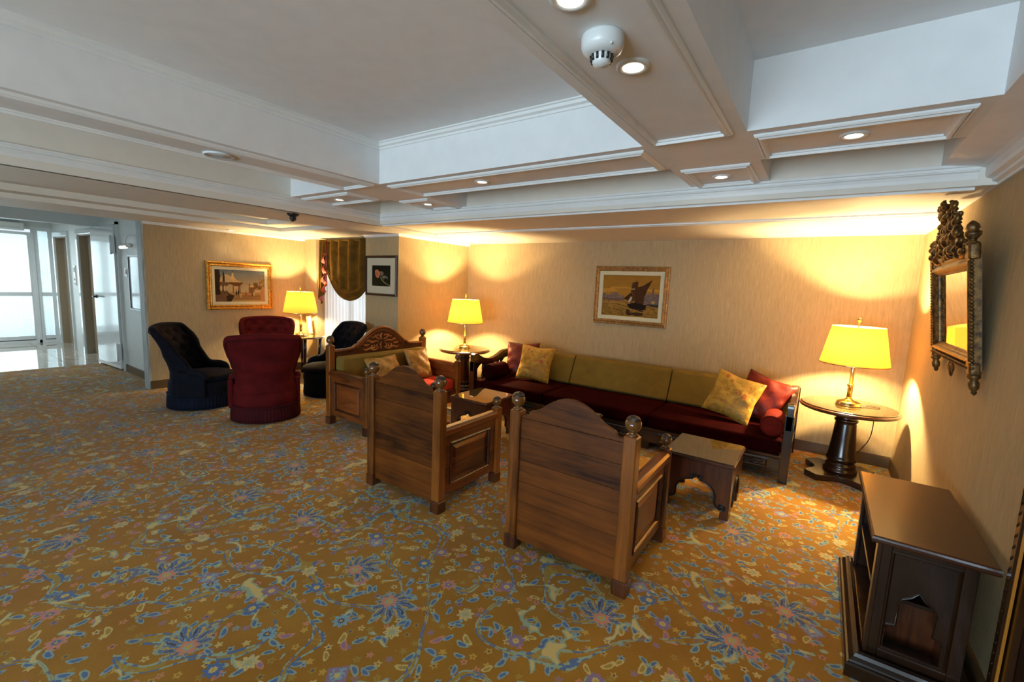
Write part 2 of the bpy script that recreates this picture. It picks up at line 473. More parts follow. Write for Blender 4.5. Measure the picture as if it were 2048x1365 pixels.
MT['pine_y'] = m_wood('aged_pine_rails', srgb(54,22,6), srgb(142,72,26), 'y', 0.28, 1.0, 0.3)
MT['walnut_z'] = m_wood('walnut_upright', srgb(38,16,7), srgb(102,52,22), 'z', 0.28, 1.0, 0.3)
MT['walnut_x'] = m_wood('walnut_board', srgb(38,16,7), srgb(104,52,22), 'x', 0.28, 1.0, 0.3)
MT['dark_z'] = m_wood('dark_oak_upright', srgb(18,9,4), srgb(52,28,12), 'z', 0.25, 1.0, 0.35)
MT['dark_x'] = m_wood('dark_oak_board', srgb(18,9,4), srgb(52,28,12), 'x', 0.25, 1.0, 0.35)
MT['dark_y'] = m_wood('dark_oak_top', srgb(36,14,6), srgb(70,34,14), 'y', 0.28, 0.5, 0.25, 0.6)
MT['ebon'] = m_plain('blackened_carving', srgb(30,18,12), 0.32)
MT['ball'] = m_plain('polished_knob', srgb(104,64,26), 0.16, Coat_Weight=0.5, Coat_Roughness=0.08)
MT['balltop'] = m_plain('carved_knob_top', srgb(54,38,24), 0.3)
MT['red'] = m_velvet('maroon_velvet', srgb(82,11,12), 0.25, srgb(130,30,24))
MT['redseat'] = m_velvet('scarlet_velvet', srgb(168,42,22), 0.35, srgb(200,70,40))
MT['sofared'] = m_velvet('dark_maroon_velvet', srgb(36,3,5), 0.0, srgb(80,16,16), 0.25, 0.95, 0.03)
MT['fringe_red'] = m_velvet('maroon_fringe', srgb(60,12,16), 0.2)
MT['navy'] = m_velvet('navy_velvet', srgb(13,14,24), 0.25, srgb(50,66,104))
MT['fringe_navy'] = m_velvet('navy_fringe', srgb(13,18,32), 0.2, srgb(46,62,96))
MT['green'] = m_velvet('olive_velvet', srgb(116,94,40), 0.3, srgb(150,140,90), 0.12)
MT['gold_cush'] = m_glossy_fabric('gold_satin', srgb(196,156,62), srgb(148,106,34), srgb(166,76,34))
MT['gold_cush2'] = m_glossy_fabric('bronze_satin', srgb(168,124,54), srgb(120,82,30), srgb(140,70,34))
MT['rust_cush'] = m_glossy_fabric('rust_satin', srgb(108,24,8), srgb(72,12,5))
MT['curtain'] = m_velvet('olive_curtain_velvet', srgb(88,62,14), 0.5, srgb(170,130,46), 0.35)
MT['curtain_lining'] = m_plain('red_curtain_lining', srgb(160,52,28), 0.6)
MT['sheer'] = m_translucent('sheer_net', (0.8,0.8,0.8), (0.9,0.88,0.84), 0.6, 0.22)
MT['shade'] = m_translucent('yellow_lamp_shade', (0.62,0.38,0.10), (0.27,0.104,0.010), 0.18)
MT['brass'] = m_plain('polished_brass', (0.86,0.62,0.25), 0.16, 1.0)
MT['gilt'] = m_gilt('gilt_frame', srgb(170,112,36), srgb(226,172,76))
MT['gilt_brown'] = m_gilt('bronzed_frame', srgb(128,88,44), srgb(182,138,80), 0.45, 0.35)
MT['antique'] = m_gilt('antique_bronze_gilt', srgb(52,36,18), srgb(128,92,44), 0.4, 0.6)
MT['liner'] = m_plain('pale_frame_liner', srgb(206,196,160), 0.6)
MT['mat'] = m_plain('mount_card', srgb(196,190,166), 0.7)
MT['darkframe'] = m_wood('dark_frame_wood', srgb(36,14,8), srgb(70,32,18), 'z', 0.3)
MT['mirror'] = m_plain('mirror_glass', (0.92,0.92,0.9), 0.01, 1.0)
MT['glass'] = m_glass('clear_glass')
MT['frosted'] = m_glass('patterned_door_glass', (0.94,1.0,1.0), 0.06, (0.85,0.95,0.95))
MT['paint'] = m_attr('painted_canvas', 0.8)
MT['plastic'] = m_plain('white_plastic', srgb(226,228,226), 0.3)
MT['black'] = m_plain('black_plastic', (0.012,0.012,0.012), 0.35)
MT['lens'] = m_emit('lit_downlight', (1.0,0.93,0.82), 14.0)
MT['bulb'] = m_bulb('lit_bulb', (1.0,0.72,0.36), 18.0)
MT['lamptube'] = m_emit('lit_picture_light', (1.0,0.98,0.94), 6.0)
MT['reddot'] = m_plain('red_sign', srgb(140,24,30), 0.5)
MT['cord'] = m_plain('brown_cord', srgb(40,26,16), 0.5)
MT['boll'] = m_velvet('rust_velvet', srgb(100,20,10), 0.1, srgb(150,50,30))
MT['poster'] = m_plain('glossy_poster', srgb(226,230,236), 0.08)
MT['goldline'] = m_plain('gold_inlay', srgb(176,110,26), 0.35)
MT['slab'] = m_plain('glass_table_top', srgb(74,60,34), 0.05, Coat_Weight=1.0, Coat_Roughness=0.02)
def m_marble():
    b = NB('cream_marble'); c = b.coord(); n = b.noise(c, 1.6, 5, 0.6, 2.0); rd = b.rnd()
    col = b.ramp(n+(rd-0.5)*0.12, [(0.3,srgb(150,142,128)),(0.52,srgb(188,182,170)),(0.7,srgb(204,200,190))])
    b.bsdf(col, 0.06, Coat_Weight=0.5, Coat_Roughness=0.03); return b.mat
MT['marble'] = m_marble()
def m_streaky():
    b = NB('limed_pilaster'); x,y,z = b.sep(b.coord()); n = b.noise(b.comb(x*120, y*120, z*4.0), 1.0, 3)
    b.bsdf(b.ramp(n, [(0.35,srgb(128,136,136)),(0.65,srgb(182,188,186))]), 0.6); return b.mat
MT['limed'] = m_streaky()

# ================================================================== SETTING
XR, YB, XA, YP, XM, YW = 0.69, 5.51, -4.74, 4.08, -7.31, 4.25
ZB, ZL, ZT = 2.353, 2.22, 2.66
# floors
struct('floor', MB().box(-9.87, 0.85, -5.4, 5.7, -0.06, 0.0), MT['carpet'], 'gold carpet with blue and pink floral pattern')
fl = struct('floor_lobby', MB().box(-13.6, -9.87, -5.4, 2.6, -0.08, -0.012), MT['baseb'], 'cream marble floor of the lift lobby')
tile = None
for i in range(6):
    for j in range(6):
        x0 = -9.875-0.6*i; y0 = 2.34-0.6*j
        if tile is None: tile = finish_mesh(MB().box(-0.596, 0, -0.596, 0, -0.03, 0.0), 'tile'); tile.materials.append(MT['marble'])
        obj('tile', tile, None, fl, loc=(x0, y0, 0.0))
# walls
struct('wall_right', MB().box(XR, XR+.16, -5.4, YB+.16, 0, 2.75), MT['paper'], 'beige striated wallpaper wall behind the console')
struct('wall_back', MB().box(XA-.1, XR, YB, YB+.16, 0, 2.75), MT['paper'], 'beige striated wallpaper wall behind the long sofa')
struct('wall_pillar', MB().box(-5.44, XA, YP, YB+.16, 0, 2.75), MT['paper'], 'wallpapered pillar beside the window')
struct('wall_left', MB().box(XM-.15, XM, 2.05, YW+.3, 0, 2.75), MT['paper'], 'beige wallpaper wall with the gilt framed painting')
m = MB().box(XM, -6.97, YW, YW+.3, 0, 2.75).box(-6.97, -5.44, YW+.05, YW+.3, 0, 0.12).box(-6.97, -5.44, YW+.05, YW+.3, 2.17, 2.75)
struct('wall_window', m, MT['paper'], 'wall around the curtained window')
m = MB()
for x0,x1 in ((-13.3,-12.95),(-11.95,-11.15),(-10.28,-7.44)): m.box(x0, x1, 2.2, 2.36, 0, 2.75)
for x0,x1 in ((-12.95,-11.95),(-11.15,-10.28)): m.box(x0, x1, 2.2, 2.36, 2.17, 2.75)
struct('wall_lobby', m, MT['lobbywhite'], 'pale painted wall of the lift lobby')
struct('wall_end', MB().box(-13.36, -13.2, -5.4, -0.6, 0, 2.75).box(-13.36, -13.2, -0.6, 2.36, 2.36, 2.75), MT['lobbywhite'], 'end wall above the glass entrance doors')
m = MB()
for x0,x1 in ((-13.3,-4.65),(-2.15,-1.95),(0.55,0.69)): m.box(x0, x1, -5.36, -5.2, 0, 2.75)
for x0,x1 in ((-4.65,-2.15),(-1.95,0.55)): m.box(x0, x1, -5.36, -5.2, 0, .15).box(x0, x1, -5.36, -5.2, 2.15, 2.75)
struct('wall_front', m, MT['paper'], 'window wall opposite the sofa')
k = 2
for x0,x1 in ((-4.65,-2.15),(-1.95,0.55)):
    w = struct('window_%d' % k, MB().rframe([(0,.0),(0,.06),(.06,.06),(.06,0)], x0, x1, .15, 2.15, lambda a,b,h: (a,-5.25-h,b)).box((x0+x1)/2-.03,(x0+x1)/2+.03,-5.3,-5.25,.15,2.15), MT['alu'], 'white window frame in the front wall')
    obj('pane', MB().box(x0+.05, x1-.05, -5.285, -5.28, .2, 2.1), MT['glass'], w); k += 1
# pilaster that closes the wall end
struct('trim_1', MB().box(-7.47, XM+.002, 2.03, 2.06, 0, ZL+.02), MT['limed'], 'limed grey pilaster at the wall end')
# baseboards
def baseboard(name, x0, x1, y0, y1, h=.10): struct(name, MB().box(x0, x1, y0, y1, 0, h).box(min(x0,x1)+.003, max(x0,x1)-.003, y0+.003, y1-.003, h, h+.012), MT['baseb'])
baseboard('baseboard_back', XA, XR, YB-.016, YB+.004); baseboard('baseboard_right', XR-.016, XR+.004, 2.40, YB)
baseboard('baseboard_left', XM-.004, XM+.016, 2.045, YW); baseboard('baseboard_pillar', -5.445, XA+.005, YP-.016, YP+.004)
baseboard('baseboard_alcove', XA-.004, XA+.016, YP, YB); baseboard('baseboard_window', XM, -6.97, YW-.016, YW+.004)
baseboard('baseboard_lobby', -8.86, -7.47, 2.184, 2.204); baseboard('baseboard_end', -10.2, -9.98, 2.184, 2.204)

# ceiling: coffers, beams, low surround
ceil = struct('ceiling', MB().box(-4.4, XR+.02, -3.6, 3.5, ZT, ZT+.08), MT['plaster'], 'white coffered ceiling with moulded beams')
def cpart(name, m, mat='plaster', bevel=0): return obj(name, m, MT[mat], ceil, bevel)
YBX = [(2.37,2.88),(-1.9,-1.4)]
XBY = [(-3.47,-2.99),(-.865,-.376)]
for x0,x1 in XBY: cpart('beam', MB().box(x0, x1, -3.5, 3.43, ZB, ZT+.01))
for y0,y1 in YBX:
    for x0,x1 in ((-4.31,-3.47),(-2.99,-.865),(-.376,.447)): cpart('beam', MB().box(x0, x1, y0, y1, ZB, ZT+.01))
cpart('wall_beam', MB().prism([(.447,ZB),(.447,ZT+.01),(XR+.01,ZT+.01),(XR+.01,2.30),(.60,2.335)], -3.5, 3.43, lambda a,b,t: (a,t,b)))
mould = [(0,0),(0,.008),(.006,.016),(.012,.016),(.012,.010),(.022,.022),(.032,.022),(.036,.010),(.045,.010),(.045,0)]
def panel(x0,x1,y0,y1): cpart('panel_moulding', MB().rframe([(d,h) for d,h in mould], x0,x1,y0,y1, lambda a,b,h: (a,b,ZB+.001-h)), 'trimwhite')
panel(-2.97,-.88,2.43,2.83); panel(-.355,.40,2.43,2.83); panel(-4.26,-3.53,2.45,2.80)
panel(-.815,-.43,2.92,3.40); panel(-3.42,-3.04,2.94,3.40)
for x0,x1 in ((-.815,-.43),(-3.42,-3.04)): panel(x0,x1,-1.34,2.36)
# moulding round the top of the large coffer
cpart('coffer_moulding', MB().rframe([(0,.05),(.01,.05),(.012,.035),(.03,.028),(.034,.012),(.045,.008),(.045,0)], -2.99,-.865,-1.4,2.37, lambda a,b,h: (a,b,ZT-h)), 'trimwhite')
# cornice of the low surround: back and left sides
corn = [(0.0,2.352),(.014,2.352),(.014,2.338),(.004,2.334),(.004,2.322),(.012,2.318),(.012,2.312),(.0,2.306),(.003,2.29),(-.004,2.262),(-.022,2.238),(-.032,2.232),(-.032,2.22),(-.06,2.22),(-.06,2.352)]
cpart('cornice', MB().sweep(corn, (-4.30,3.423,0), (.60,3.423,0), (0,-1,0)), 'trimwhite')
cpart('cornice', MB().sweep(corn, (-4.30,-3.4,0), (-4.30,3.423,0), (1,0,0)), 'trimwhite')
# low ceilings
low = struct('ceiling_low', MB().box(-4.3,XR+.01,3.425,4.32,2.236,2.75).box(XA,XR+.01,4.32,YB+.01,ZL,2.75)
    .box(-7.42,-6.46,-5.3,YW+.06,ZL,2.75).box(-5.14,-4.301,-5.3,4.32,ZL,2.75).box(-6.46,-5.14,3.40,YW+.06,ZL,2.75).box(-6.46,-5.14,-5.3,-3.0,ZL,2.75)
    .box(-6.47,-6.22,-3.01,3.41,2.268,2.75).box(-5.40,-5.13,-3.01,3.41,2.268,2.75).box(-6.22,-5.40,3.10,3.41,2.268,2.75).box(-6.22,-5.40,-3.01,3.10,2.33,2.75)
    .box(-5.14,XA,4.05,4.32,ZL,2.75).box(-4.3,XR+.01,-5.3,-3.4,ZL,2.75), MT['plaster_warm'], 'low plaster ceiling around the coffers')
stepm = [(0,0),(0,.012),(.012,.016),(.018,.008),(.03,.02),(.045,.02),(.05,.006),(.062,.006),(.062,0)]
obj('step_moulding', MB().sweep([(a,-b) for a,b in stepm], (-4.25,4.29,2.236), (XR,4.29,2.236), (0,1,0)), MT['trimwhite'], low)
obj('pillar_crown', MB().rframe([(0,0),(-.0,.035),(-.012,.03),(-.02,.012),(-.03,0)], -5.44, XA, YP, YB, lambda a,b,h: (a,b,ZL-h)), MT['trimwhite'], low)
obj('wall_crown', MB().sweep([(0,-.05),(-.012,-.05),(-.016,-.038),(-.034,-.03),(-.038,-.018),(-.06,-.01),(-.066,.005),(-.066,.07),(0,.07)], (XR,-5.2,2.285), (XR,4.30,2.285), (1,0,0)), MT['trimwhite'], low)
obj('wall_crown', MB().sweep([(0,-.03),(.01,-.03),(.014,-.018),(.03,-.012),(.034,0),(0,0)], (XM,2.05,ZL), (XM,YW,ZL), (1,0,0)), MT['trimwhite'], low)
obj('edge_crown', MB().sweep([(0,0),(0,.06),(-.02,.06),(-.03,.05),(-.05,.035),(-.055,.02),(-.075,.012),(-.075,0)], (XM-.1,-5.2,ZL-.0), (XM-.1,2.04,ZL-.0), (-1,0,0)), MT['trimwhite'], low)
# ceiling patch and slot marks
obj('access_patch', MB().box(-.55,-.28,5.15,5.40,ZL-.003,ZL+.001), MT['trimwhite'], low)
struct('ceiling_lobby', MB().box(-13.4,-7.42,-5.4,2.4,2.47,2.75).box(-10.1,-9.87,-5.4,2.3,2.26,2.5), MT['lobbywhite'], 'pale lobby ceiling with a dropped beam')

# window of the alcove
w = struct('window_1', MB().rframe([(0,0),(0,.05),(.05,.05),(.05,0)], -6.97,-5.44,.12,2.17, lambda a,b,h: (a,YW+.19+h,b)).box(-6.24,-6.18,YW+.20,YW+.24,.12,2.17), MT['alu'], 'white framed alcove window')
obj('pane', MB().box(-6.93,-5.48,YW+.215,YW+.22,.16,2.13), MT['glass'], w)
# entrance doors of glass
d = struct('door_1', MB().rframe([(0,0),(0,.08),(.06,.08),(.06,0)], -0.6,2.2,0.0,2.36, lambda a,b,h: (-13.3+h,a,b)).box(-13.28,-13.22,1.90,1.94,0,2.3), MT['alu'], 'white framed glass entrance doors')
for y0,y1,zt in ((1.94,2.2,2.26),(0.72,1.90,2.16),(-.54,.70,2.16)):
    f = obj('door_leaf', MB().rframe([(0,0),(0,.05),(.055,.05),(.055,0)], y0,y1,.02,zt+.08, lambda a,b,h: (-13.28+h,a,b)).box(-13.28,-13.23,y0+.05,y1-.05,.965,1.04).box(-13.28,-13.23,y0+.05,y1-.05,.03,.15), MT['alu'], d)
    obj('pane', MB().box(-13.258,-13.252,y0+.05,y1-.05,.13,.97), MT['frosted'], f)
    obj('pane', MB().box(-13.258,-13.252,y0+.05,y1-.05,1.035,zt+.03), MT['frosted'], f)
obj('pull_handle', MB().tube([(-13.2,.86,.9),(-13.17,.86,.92),(-13.17,.86,1.38),(-13.2,.86,1.4)], .012), MT['alu'], d)
# lift doors
for k,(x0,x1) in enumerate(((-12.95,-11.95),(-11.15,-10.28))):
    d = struct('door_%d' % (k+2), MB().rframe([(-.09,-.0),(-.09,.03),(-.01,.03),(0,.02),(0,-.005)], x0,x1,-.2,2.17, lambda a,b,h: (a,2.2-h,b)), MT['doorwhite'], 'lift opening with white surround and bronze doors')
    obj('reveal', MB().box(x0-.002,x0+.02,2.2,2.34,0,2.17).box(x1-.02,x1+.002,2.2,2.34,0,2.17).box(x0,x1,2.2,2.34,2.15,2.172), MT['lift'], d)
    xm = (x0+x1)/2
    obj('lift_door_leaf', MB().box(x0,xm-.002,2.31,2.34,0,2.17), MT['lift'], d); obj('lift_door_leaf', MB().box(xm+.002,x1,2.31,2.34,0,2.17), MT['lift'], d)
lb = tag(obj('lift_call_panel', MB().box(-11.62,-11.5,2.185,2.2,1.25,1.62), MT['plastic']), 'slim steel lift call panel between the lift doors', 'call panel')
for z in (1.36,1.28): obj('button', MB().lathe([(.018,0),(.018,-.006)], (-11.56,2.185,z), 12, ax='y'), MT['black'], lb)
obj('display', MB().box(-11.6,-11.52,2.182,2.186,1.5,1.58), MT['black'], lb)
# white lobby door
d = struct('door_4', MB().box(-9.97,-9.89,2.17,2.21,0,2.30).box(-8.93,-8.86,2.17,2.21,0,2.30).box(-9.97,-8.86,2.17,2.21,2.26,2.31), MT['lobbywhite'], 'glossy white lobby door with lever handle')
leaf = obj('door_leaf', MB().box(-.95,0,-.04,0,.035,2.25), MT['doorwhite'], d, .004, loc=(-8.935,2.185,0)); leaf.rotation_euler = (0,0,math.radians(3.5))
obj('edge_strip', MB().box(-.95,0,-.046,-.041,.03,.075), MT['trimwhite'], leaf)
obj('lever_handle', MB().tube([(-.85,-.04,1.13),(-.85,-.09,1.13),(-.72,-.095,1.13)], .012).lathe([(.028,-.045),(.028,-.055)], (-.85,0,1.13), 16, ax='y'), MT['black'], leaf)
for z in (.3,1.95): obj('hinge', MB().box(-.02,.03,-.07,-.035,z-.13,z+.13).tube([(.006,-.075,z-.14),(.006,-.075,z+.14)], .014), MT['alu'], leaf)

# ================================================================== FURNITURE
idm = lambda a,b,t: (a,b,t)
XZ = lambda a,b,t: (a,t,b)      # outline in x,z extruded along y
YZ = lambda a,b,t: (t,a,b)      # outline in y,z extruded along x

# ---- carved seats (armchairs and settee) facing local +Y
def finial(parent, x, y, z, r):
    k = r/.042
    f = obj('finial', MB().lathe([(.03*k,0),(.032*k,.006*k),(.022*k,.012*k),(.018*k,.02*k),(.024*k,.026*k),(.034*k,.032*k),(.0415*k,.048*k),(.043*k,.060*k),(.0405*k,.073*k),(.037*k,.078*k),(.036*k,.081*k),(.033*k,.086*k),(.022*k,.098*k),(.006*k,.103*k)], (x,y,z), 24), MT['ball'], parent)
    obj('rosette', MB().lathe([(.036*k,.082*k),(.035*k,.088*k),(.025*k,.099*k),(.010*k,.106*k),(.002*k,.107*k)], (x,y,z), 28, rib=lambda a,kk: 1+.06*math.cos(7*a)), MT['balltop'], f)
def post(parent, x, y, h, s, mat, ball):
    p = obj('post', MB().chbox(x-s/2,x+s/2,y-s/2,y+s/2,.088,h,.006), MT[mat], parent)
    obj('foot', MB().chbox(x-s/2-.004,x+s/2+.004,y-s/2-.004,y+s/2+.004,0,.082,.004).box(x-s/2+.003,x+s/2-.003,y-s/2+.003,y+s/2-.003,.08,.09), MT['walnut_z'], p)
    finial(p, x, y, h, ball)
def side(parent, x, y0, y1, mat_rail):
    """panelled arm side at x, between posts y0..y1"""
    s = 1 if x > 0 else -1
    yc = (y0+y1)/2
    rail = [(-.036,.545),(-.04,.56),(-.038,.585),(-.025,.6),(0,.606),(.025,.6),(.038,.585),(.04,.56),(.036,.545)]
    m = MB(); n = len(rail)
    m.prism([(x+a,b) for a,b in rail], y0, y1, XZ)
    obj('arm_rail', m, MT[mat_rail], parent, .002)
    obj('side_frame', MB().rframe([(0,-.014),(0,.014),(.07,.014),(.07,-.014),(0,-.014)], y0,y1,.10,.548, lambda a,b,h: (x+h*s,a,b)), MT[mat_rail], parent, .003)
    obj('side_panel', MB().box(x-.008,x+.004,y0+.05,y1-.05,.15,.50).rframe([(0,0),(.03,.009),(.034,.009)], y0+.10,y1-.10,.20,.448, lambda a,b,h: (x+(.004+h)*s,a,b)).box(x+.004*s,x+.013*s,y0+.133,y1-.133,.233,.415), MT['pine_y'], parent)
    obj('panel_moulding', MB().rframe([(0,0),(0,.012),(.008,.018),(.014,.014),(.02,.004),(.02,0)], y0+.066,y1-.066,.166,.482, lambda a,b,h: (x+(.006+h)*s,a,b)), MT['walnut_x'], parent)

def carved_seat(name, label, cat, W, D, kind, loc, rz):
    t = thing(name, label, cat, loc, rz)
    s = .072; hx = W/2-s/2-.004; yr = -D/2+s/2+.004; yf = D/2-s/2-.004
    for sx in (-1,1):
        post(t, sx*hx, yr, .868, s, 'pine_z', .042)
        post(t, sx*hx, yf, .622, s*.92, 'pine_z', .035)
        side(t, sx*(hx), yr+s/2-.004, yf-s/2+.004, 'pine_y')
    xi = hx-s/2
    obj('front_rail', MB().box(-xi,xi,yf-.015,yf+.015,.11,.27), MT['walnut_x'], t, .004)
    obj('seat_board', MB().box(-xi-.005,xi+.005,yr,yf-.014,.24,.265), MT['walnut_x'], t)
    if kind == 'chair':
        half = [(.0,.992),(.03,.990),(.06,.983),(.09,.971),(.12,.955),(.15,.935),(.18,.912),(.205,.895),(.235,.882),(.258,.874),(.268,.866),(.272,.852),(.276,.846),(xi+.004,.843)]
        full = [(-a,b) for a,b in reversed(half[1:])]+half
        zs = [.058,.183,.308,.433,.565,.705,.825]
        t0, t1 = yr-.012, yr+.014
        for k,z in enumerate(zs):
            z1 = zs[k+1]-.0015 if k+1 < len(zs) else None
            if z1: obj('plank', MB().box(-xi-.004,xi+.004,t0,t1,z,z1), MT['pine_x'], t, .0015)
            else: obj('plank', MB().prism([(-xi-.004,z),(xi+.004,z)]+list(reversed(full)), t0, t1, XZ), MT['pine_x'], t, .003)
        yb0 = yr+.016
        cb = MB().box(-xi+.006,xi-.006,yb0,yb0+.12,.40,.80)
    else:
        half = [(0,1.052),(.05,1.045),(.10,1.03),(.15,1.008),(.20,.978),(.25,.942),(.30,.90),(.335,.878),(.34,.862),(.375,.858),(.39,.84),(.42,.828),(.50,.82),(xi+.004,.82)]
        full = [(-a,b) for a,b in reversed(half[1:])]+half
        obj('crest_board', MB().prism([(-xi-.004,.10),(xi+.004,.10)]+list(reversed(full)), yr-.014, yr+.012, XZ), MT['walnut_x'], t, .003)
        # front moulding that follows the crest
        path = [(a,yr+.02,b-.014) for a,b in full]
        obj('crest_moulding', MB().tube(path, .016, 8), MT['pine_y'], t)
        arch = [(a,yr+.014,b-.052) for a,b in full if abs(a) < .345]
        obj('arch_moulding', MB().tube(arch, .010, 8), MT['pine_y'], t)
        obj('leaf_band', MB().tube([(a,yr+.012,b-.033) for a,b in full if abs(a) < .335], .018, 8, flat=((0,1,0),.5)), MT['antique_wood'], t)
        # carved scrolling foliage in relief
        yq = yr+.013
        def leaf(pts, w):
            P = spline([(a,yq,b) for a,b in pts], 6); n = len(P)
            return MB().tube(P, [max(.0025, w*math.sin(PI*min(1,(i+.6)/(n)))**.7) for i in range(n)], 8, flat=((0,1,0),.75))
        sh = [([(.0,.965),(.016,.94),(.012,.905),(0,.885)],.014),([(.02,.885),(.06,.90),(.10,.925),(.13,.915),(.15,.93)],.013),([(.03,.93),(.06,.945),(.085,.935),(.11,.955)],.009),
              ([(.03,.86),(.09,.872),(.15,.862),(.19,.885),(.22,.878)],.014),([(.05,.845),(.075,.82),(.06,.79),(.085,.785)],.011),([(.11,.835),(.10,.80),(.135,.79),(.15,.815),(.125,.82)],.009),
              ([(.03,.79),(.11,.765),(.17,.79),(.23,.775),(.27,.80)],.013),([(.18,.84),(.22,.83),(.26,.845)],.009),([(.0,.86),(.02,.83),(.012,.79),(.0,.77)],.012)]
        for pts,w in sh:
            obj('carved_leaf', leaf(pts, w), MT['carve'], t)
            if any(a > .021 for a,b in pts): obj('carved_leaf', leaf([(-a,b) for a,b in pts], w), MT['carve'], t)
        yb0 = yr+.016
        cb = MB().box(-xi+.006,xi-.006,yb0,yb0+.13,.40,.748)
    # cushions
    obj('back_cushion', cb, MT['green'], t, .035, 4, True)
    obj('seat_cushion', MB().box(-xi+.006,xi-.006,yb0+.02,yf-.005,.265,.395), MT['redseat' if kind == 'settee' else 'red'], t, .03, 4, True)
    return t
MT['antique_wood'] = m_wood('carved_band_wood', srgb(50,26,10), srgb(120,72,28), 'x', 0.35, 6.0)
MT['carve'] = m_wood('carved_relief_wood', srgb(92,46,16), srgb(186,110,46), 'x', 0.28, 1.0, 0.4)
carved_seat('armchair', 'plank-backed pine armchair with ball finials, its arm beside the coffee table with rosettes', 'armchair', .785, .735, 'chair', (-1.078,2.487,0), 0)
carved_seat('armchair', 'plank-backed pine armchair with ball finials standing next to the carved settee', 'armchair', .785, .735, 'chair', (-2.424,2.487,0), 0)
carved_seat('settee', 'two-seat wooden settee with carved arched crest and olive back cushion', 'settee', 1.44, .715, 'settee', (-4.025,3.482,0), -PI/2)

# ---- pillows
def pillow(name, label, mat, size, thick, loc, rot, seed, group=None):
    rnd = random.Random(seed); ph = [rnd.uniform(0,6.28) for _ in range(6)]
    N = 29; m = MB(); vs = []; fs = []
    for side_ in (1,-1):
        for j in range(N):
            for i in range(N):
                u = 2*i/(N-1)-1; v = 2*j/(N-1)-1
                e = max(0,(1-u*u))*max(0,(1-v*v))
                h = thick/2*(e**.42)
                pin = 1-.10*(1-abs(u*v))*(max(abs(u),abs(v))**3)
                wr = .010*math.sin(9*u+3*v+ph[0])*abs(v)**2*(1-abs(u))+.009*math.sin(11*v-4*u+ph[1])*abs(u)**2*(1-abs(v))+.006*math.sin(5*u+7*v+ph[2])*e
                vs.append((u*size/2*pin, side_*(h+(wr if e > .02 else 0)), v*size/2*pin))
    for s_ in range(2):
        for j in range(N-1):
            for i in range(N-1):
                a = s_*N*N+j*N+i; q = (a,a+1,a+N+1,a+N)
                fs.append(q if s_ else tuple(reversed(q)))
    m.add(vs, fs, True)
    o = obj(name, m, MT[mat]); o.location = loc; o.rotation_euler = [math.radians(x) for x in rot]
    return tag(o, label, 'cushion', group)

# ---- long sofa against the back wall
SX0, SX1, SY0, SY1 = -3.68, -.10, 4.365, 5.47
sofa = thing('sofa', 'long low sofa with olive back cushions and maroon velvet seat', 'sofa', ((SX0+SX1)/2, (SY0+SY1)/2, 0))
sl = lambda: None
def spart(name, m, mat, bevel=0, seg=2, smooth=False, par=None):
    c = sofa.location
    m.v = [(x-c[0],y-c[1],z-c[2]) for x,y,z in m.v]
    return obj(name, m, MT[mat], par or sofa, bevel, seg, smooth)
spart('base_frame', MB().box(SX0+.06,SX1-.05,SY0+.045,SY1-.02,.075,.235), 'dark_x', .004)
spart('front_rail', MB().sweep([(0,.195),(.012,.2),(.016,.212),(.016,.228),(.0,.238),(-.03,.238),(-.03,.195)], (SX0+.06,SY0+.045,0), (SX1-.05,SY0+.045,0), (0,-1,0)), 'dark_x')
edges = [-3.60,-2.59,-1.35,-.17]
for k in range(3):
    x0,x1 = edges[k],edges[k+1]
    spart('carved_panel_frame', MB().rframe([(0,0),(0,.012),(.012,.018),(.022,.012),(.026,0)], x0+.12,x1-.08,.095,.192, lambda a,b,h: (a,SY0+.045-h,b)), 'dark_x')
    # vine relief in the panel
    P = []; n = 60; xa, xb = x0+.17, x1-.13
    for i in range(n+1):
        u = i/n; P.append((xa+(xb-xa)*u, SY0+.042, .143+.020*math.sin(u*2*PI*(xb-xa)/.16)))
    spart('carved_vine', MB().tube(P, .007, 6), 'ebon')
    for i in range(int((xb-xa)/.08)):
        cx = xa+.02+.08*i; sgn = 1 if i % 2 else -1
        spart('carved_scroll', MB().tube([(cx+.018*math.cos(a)*(1-a/9), SY0+.040, .143+sgn*(.006+.018*math.sin(a)*(1-a/9))) for a in [q*.6 for q in range(10)]], .006, 6), 'ebon')
    spart('seat_cushion', MB().box(x0+.004,x1-.004,SY0+.03,SY1-.16,.237,.365), 'sofared', .03, 4, True)
    # back cushion leans on the wall
    pts = [(5.10,.36),(5.055,.385),(5.20,.705),(5.235,.722),(5.30,.722),(5.33,.70),(5.33,.36)]
    spart('back_cushion', MB().prism(pts, x0+.004, x1-.004, YZ), 'green', .022, 3, True)
spart('back_frame', MB().box(SX0+.03,SX1-.03,5.335,5.40,.08,.70), 'dark_x', .004)
for x in (-2.59,-1.35): spart('leg', MB().box(x-.04,x+.04,SY0+.05,SY0+.13,0,.09), 'dark_z', .003)
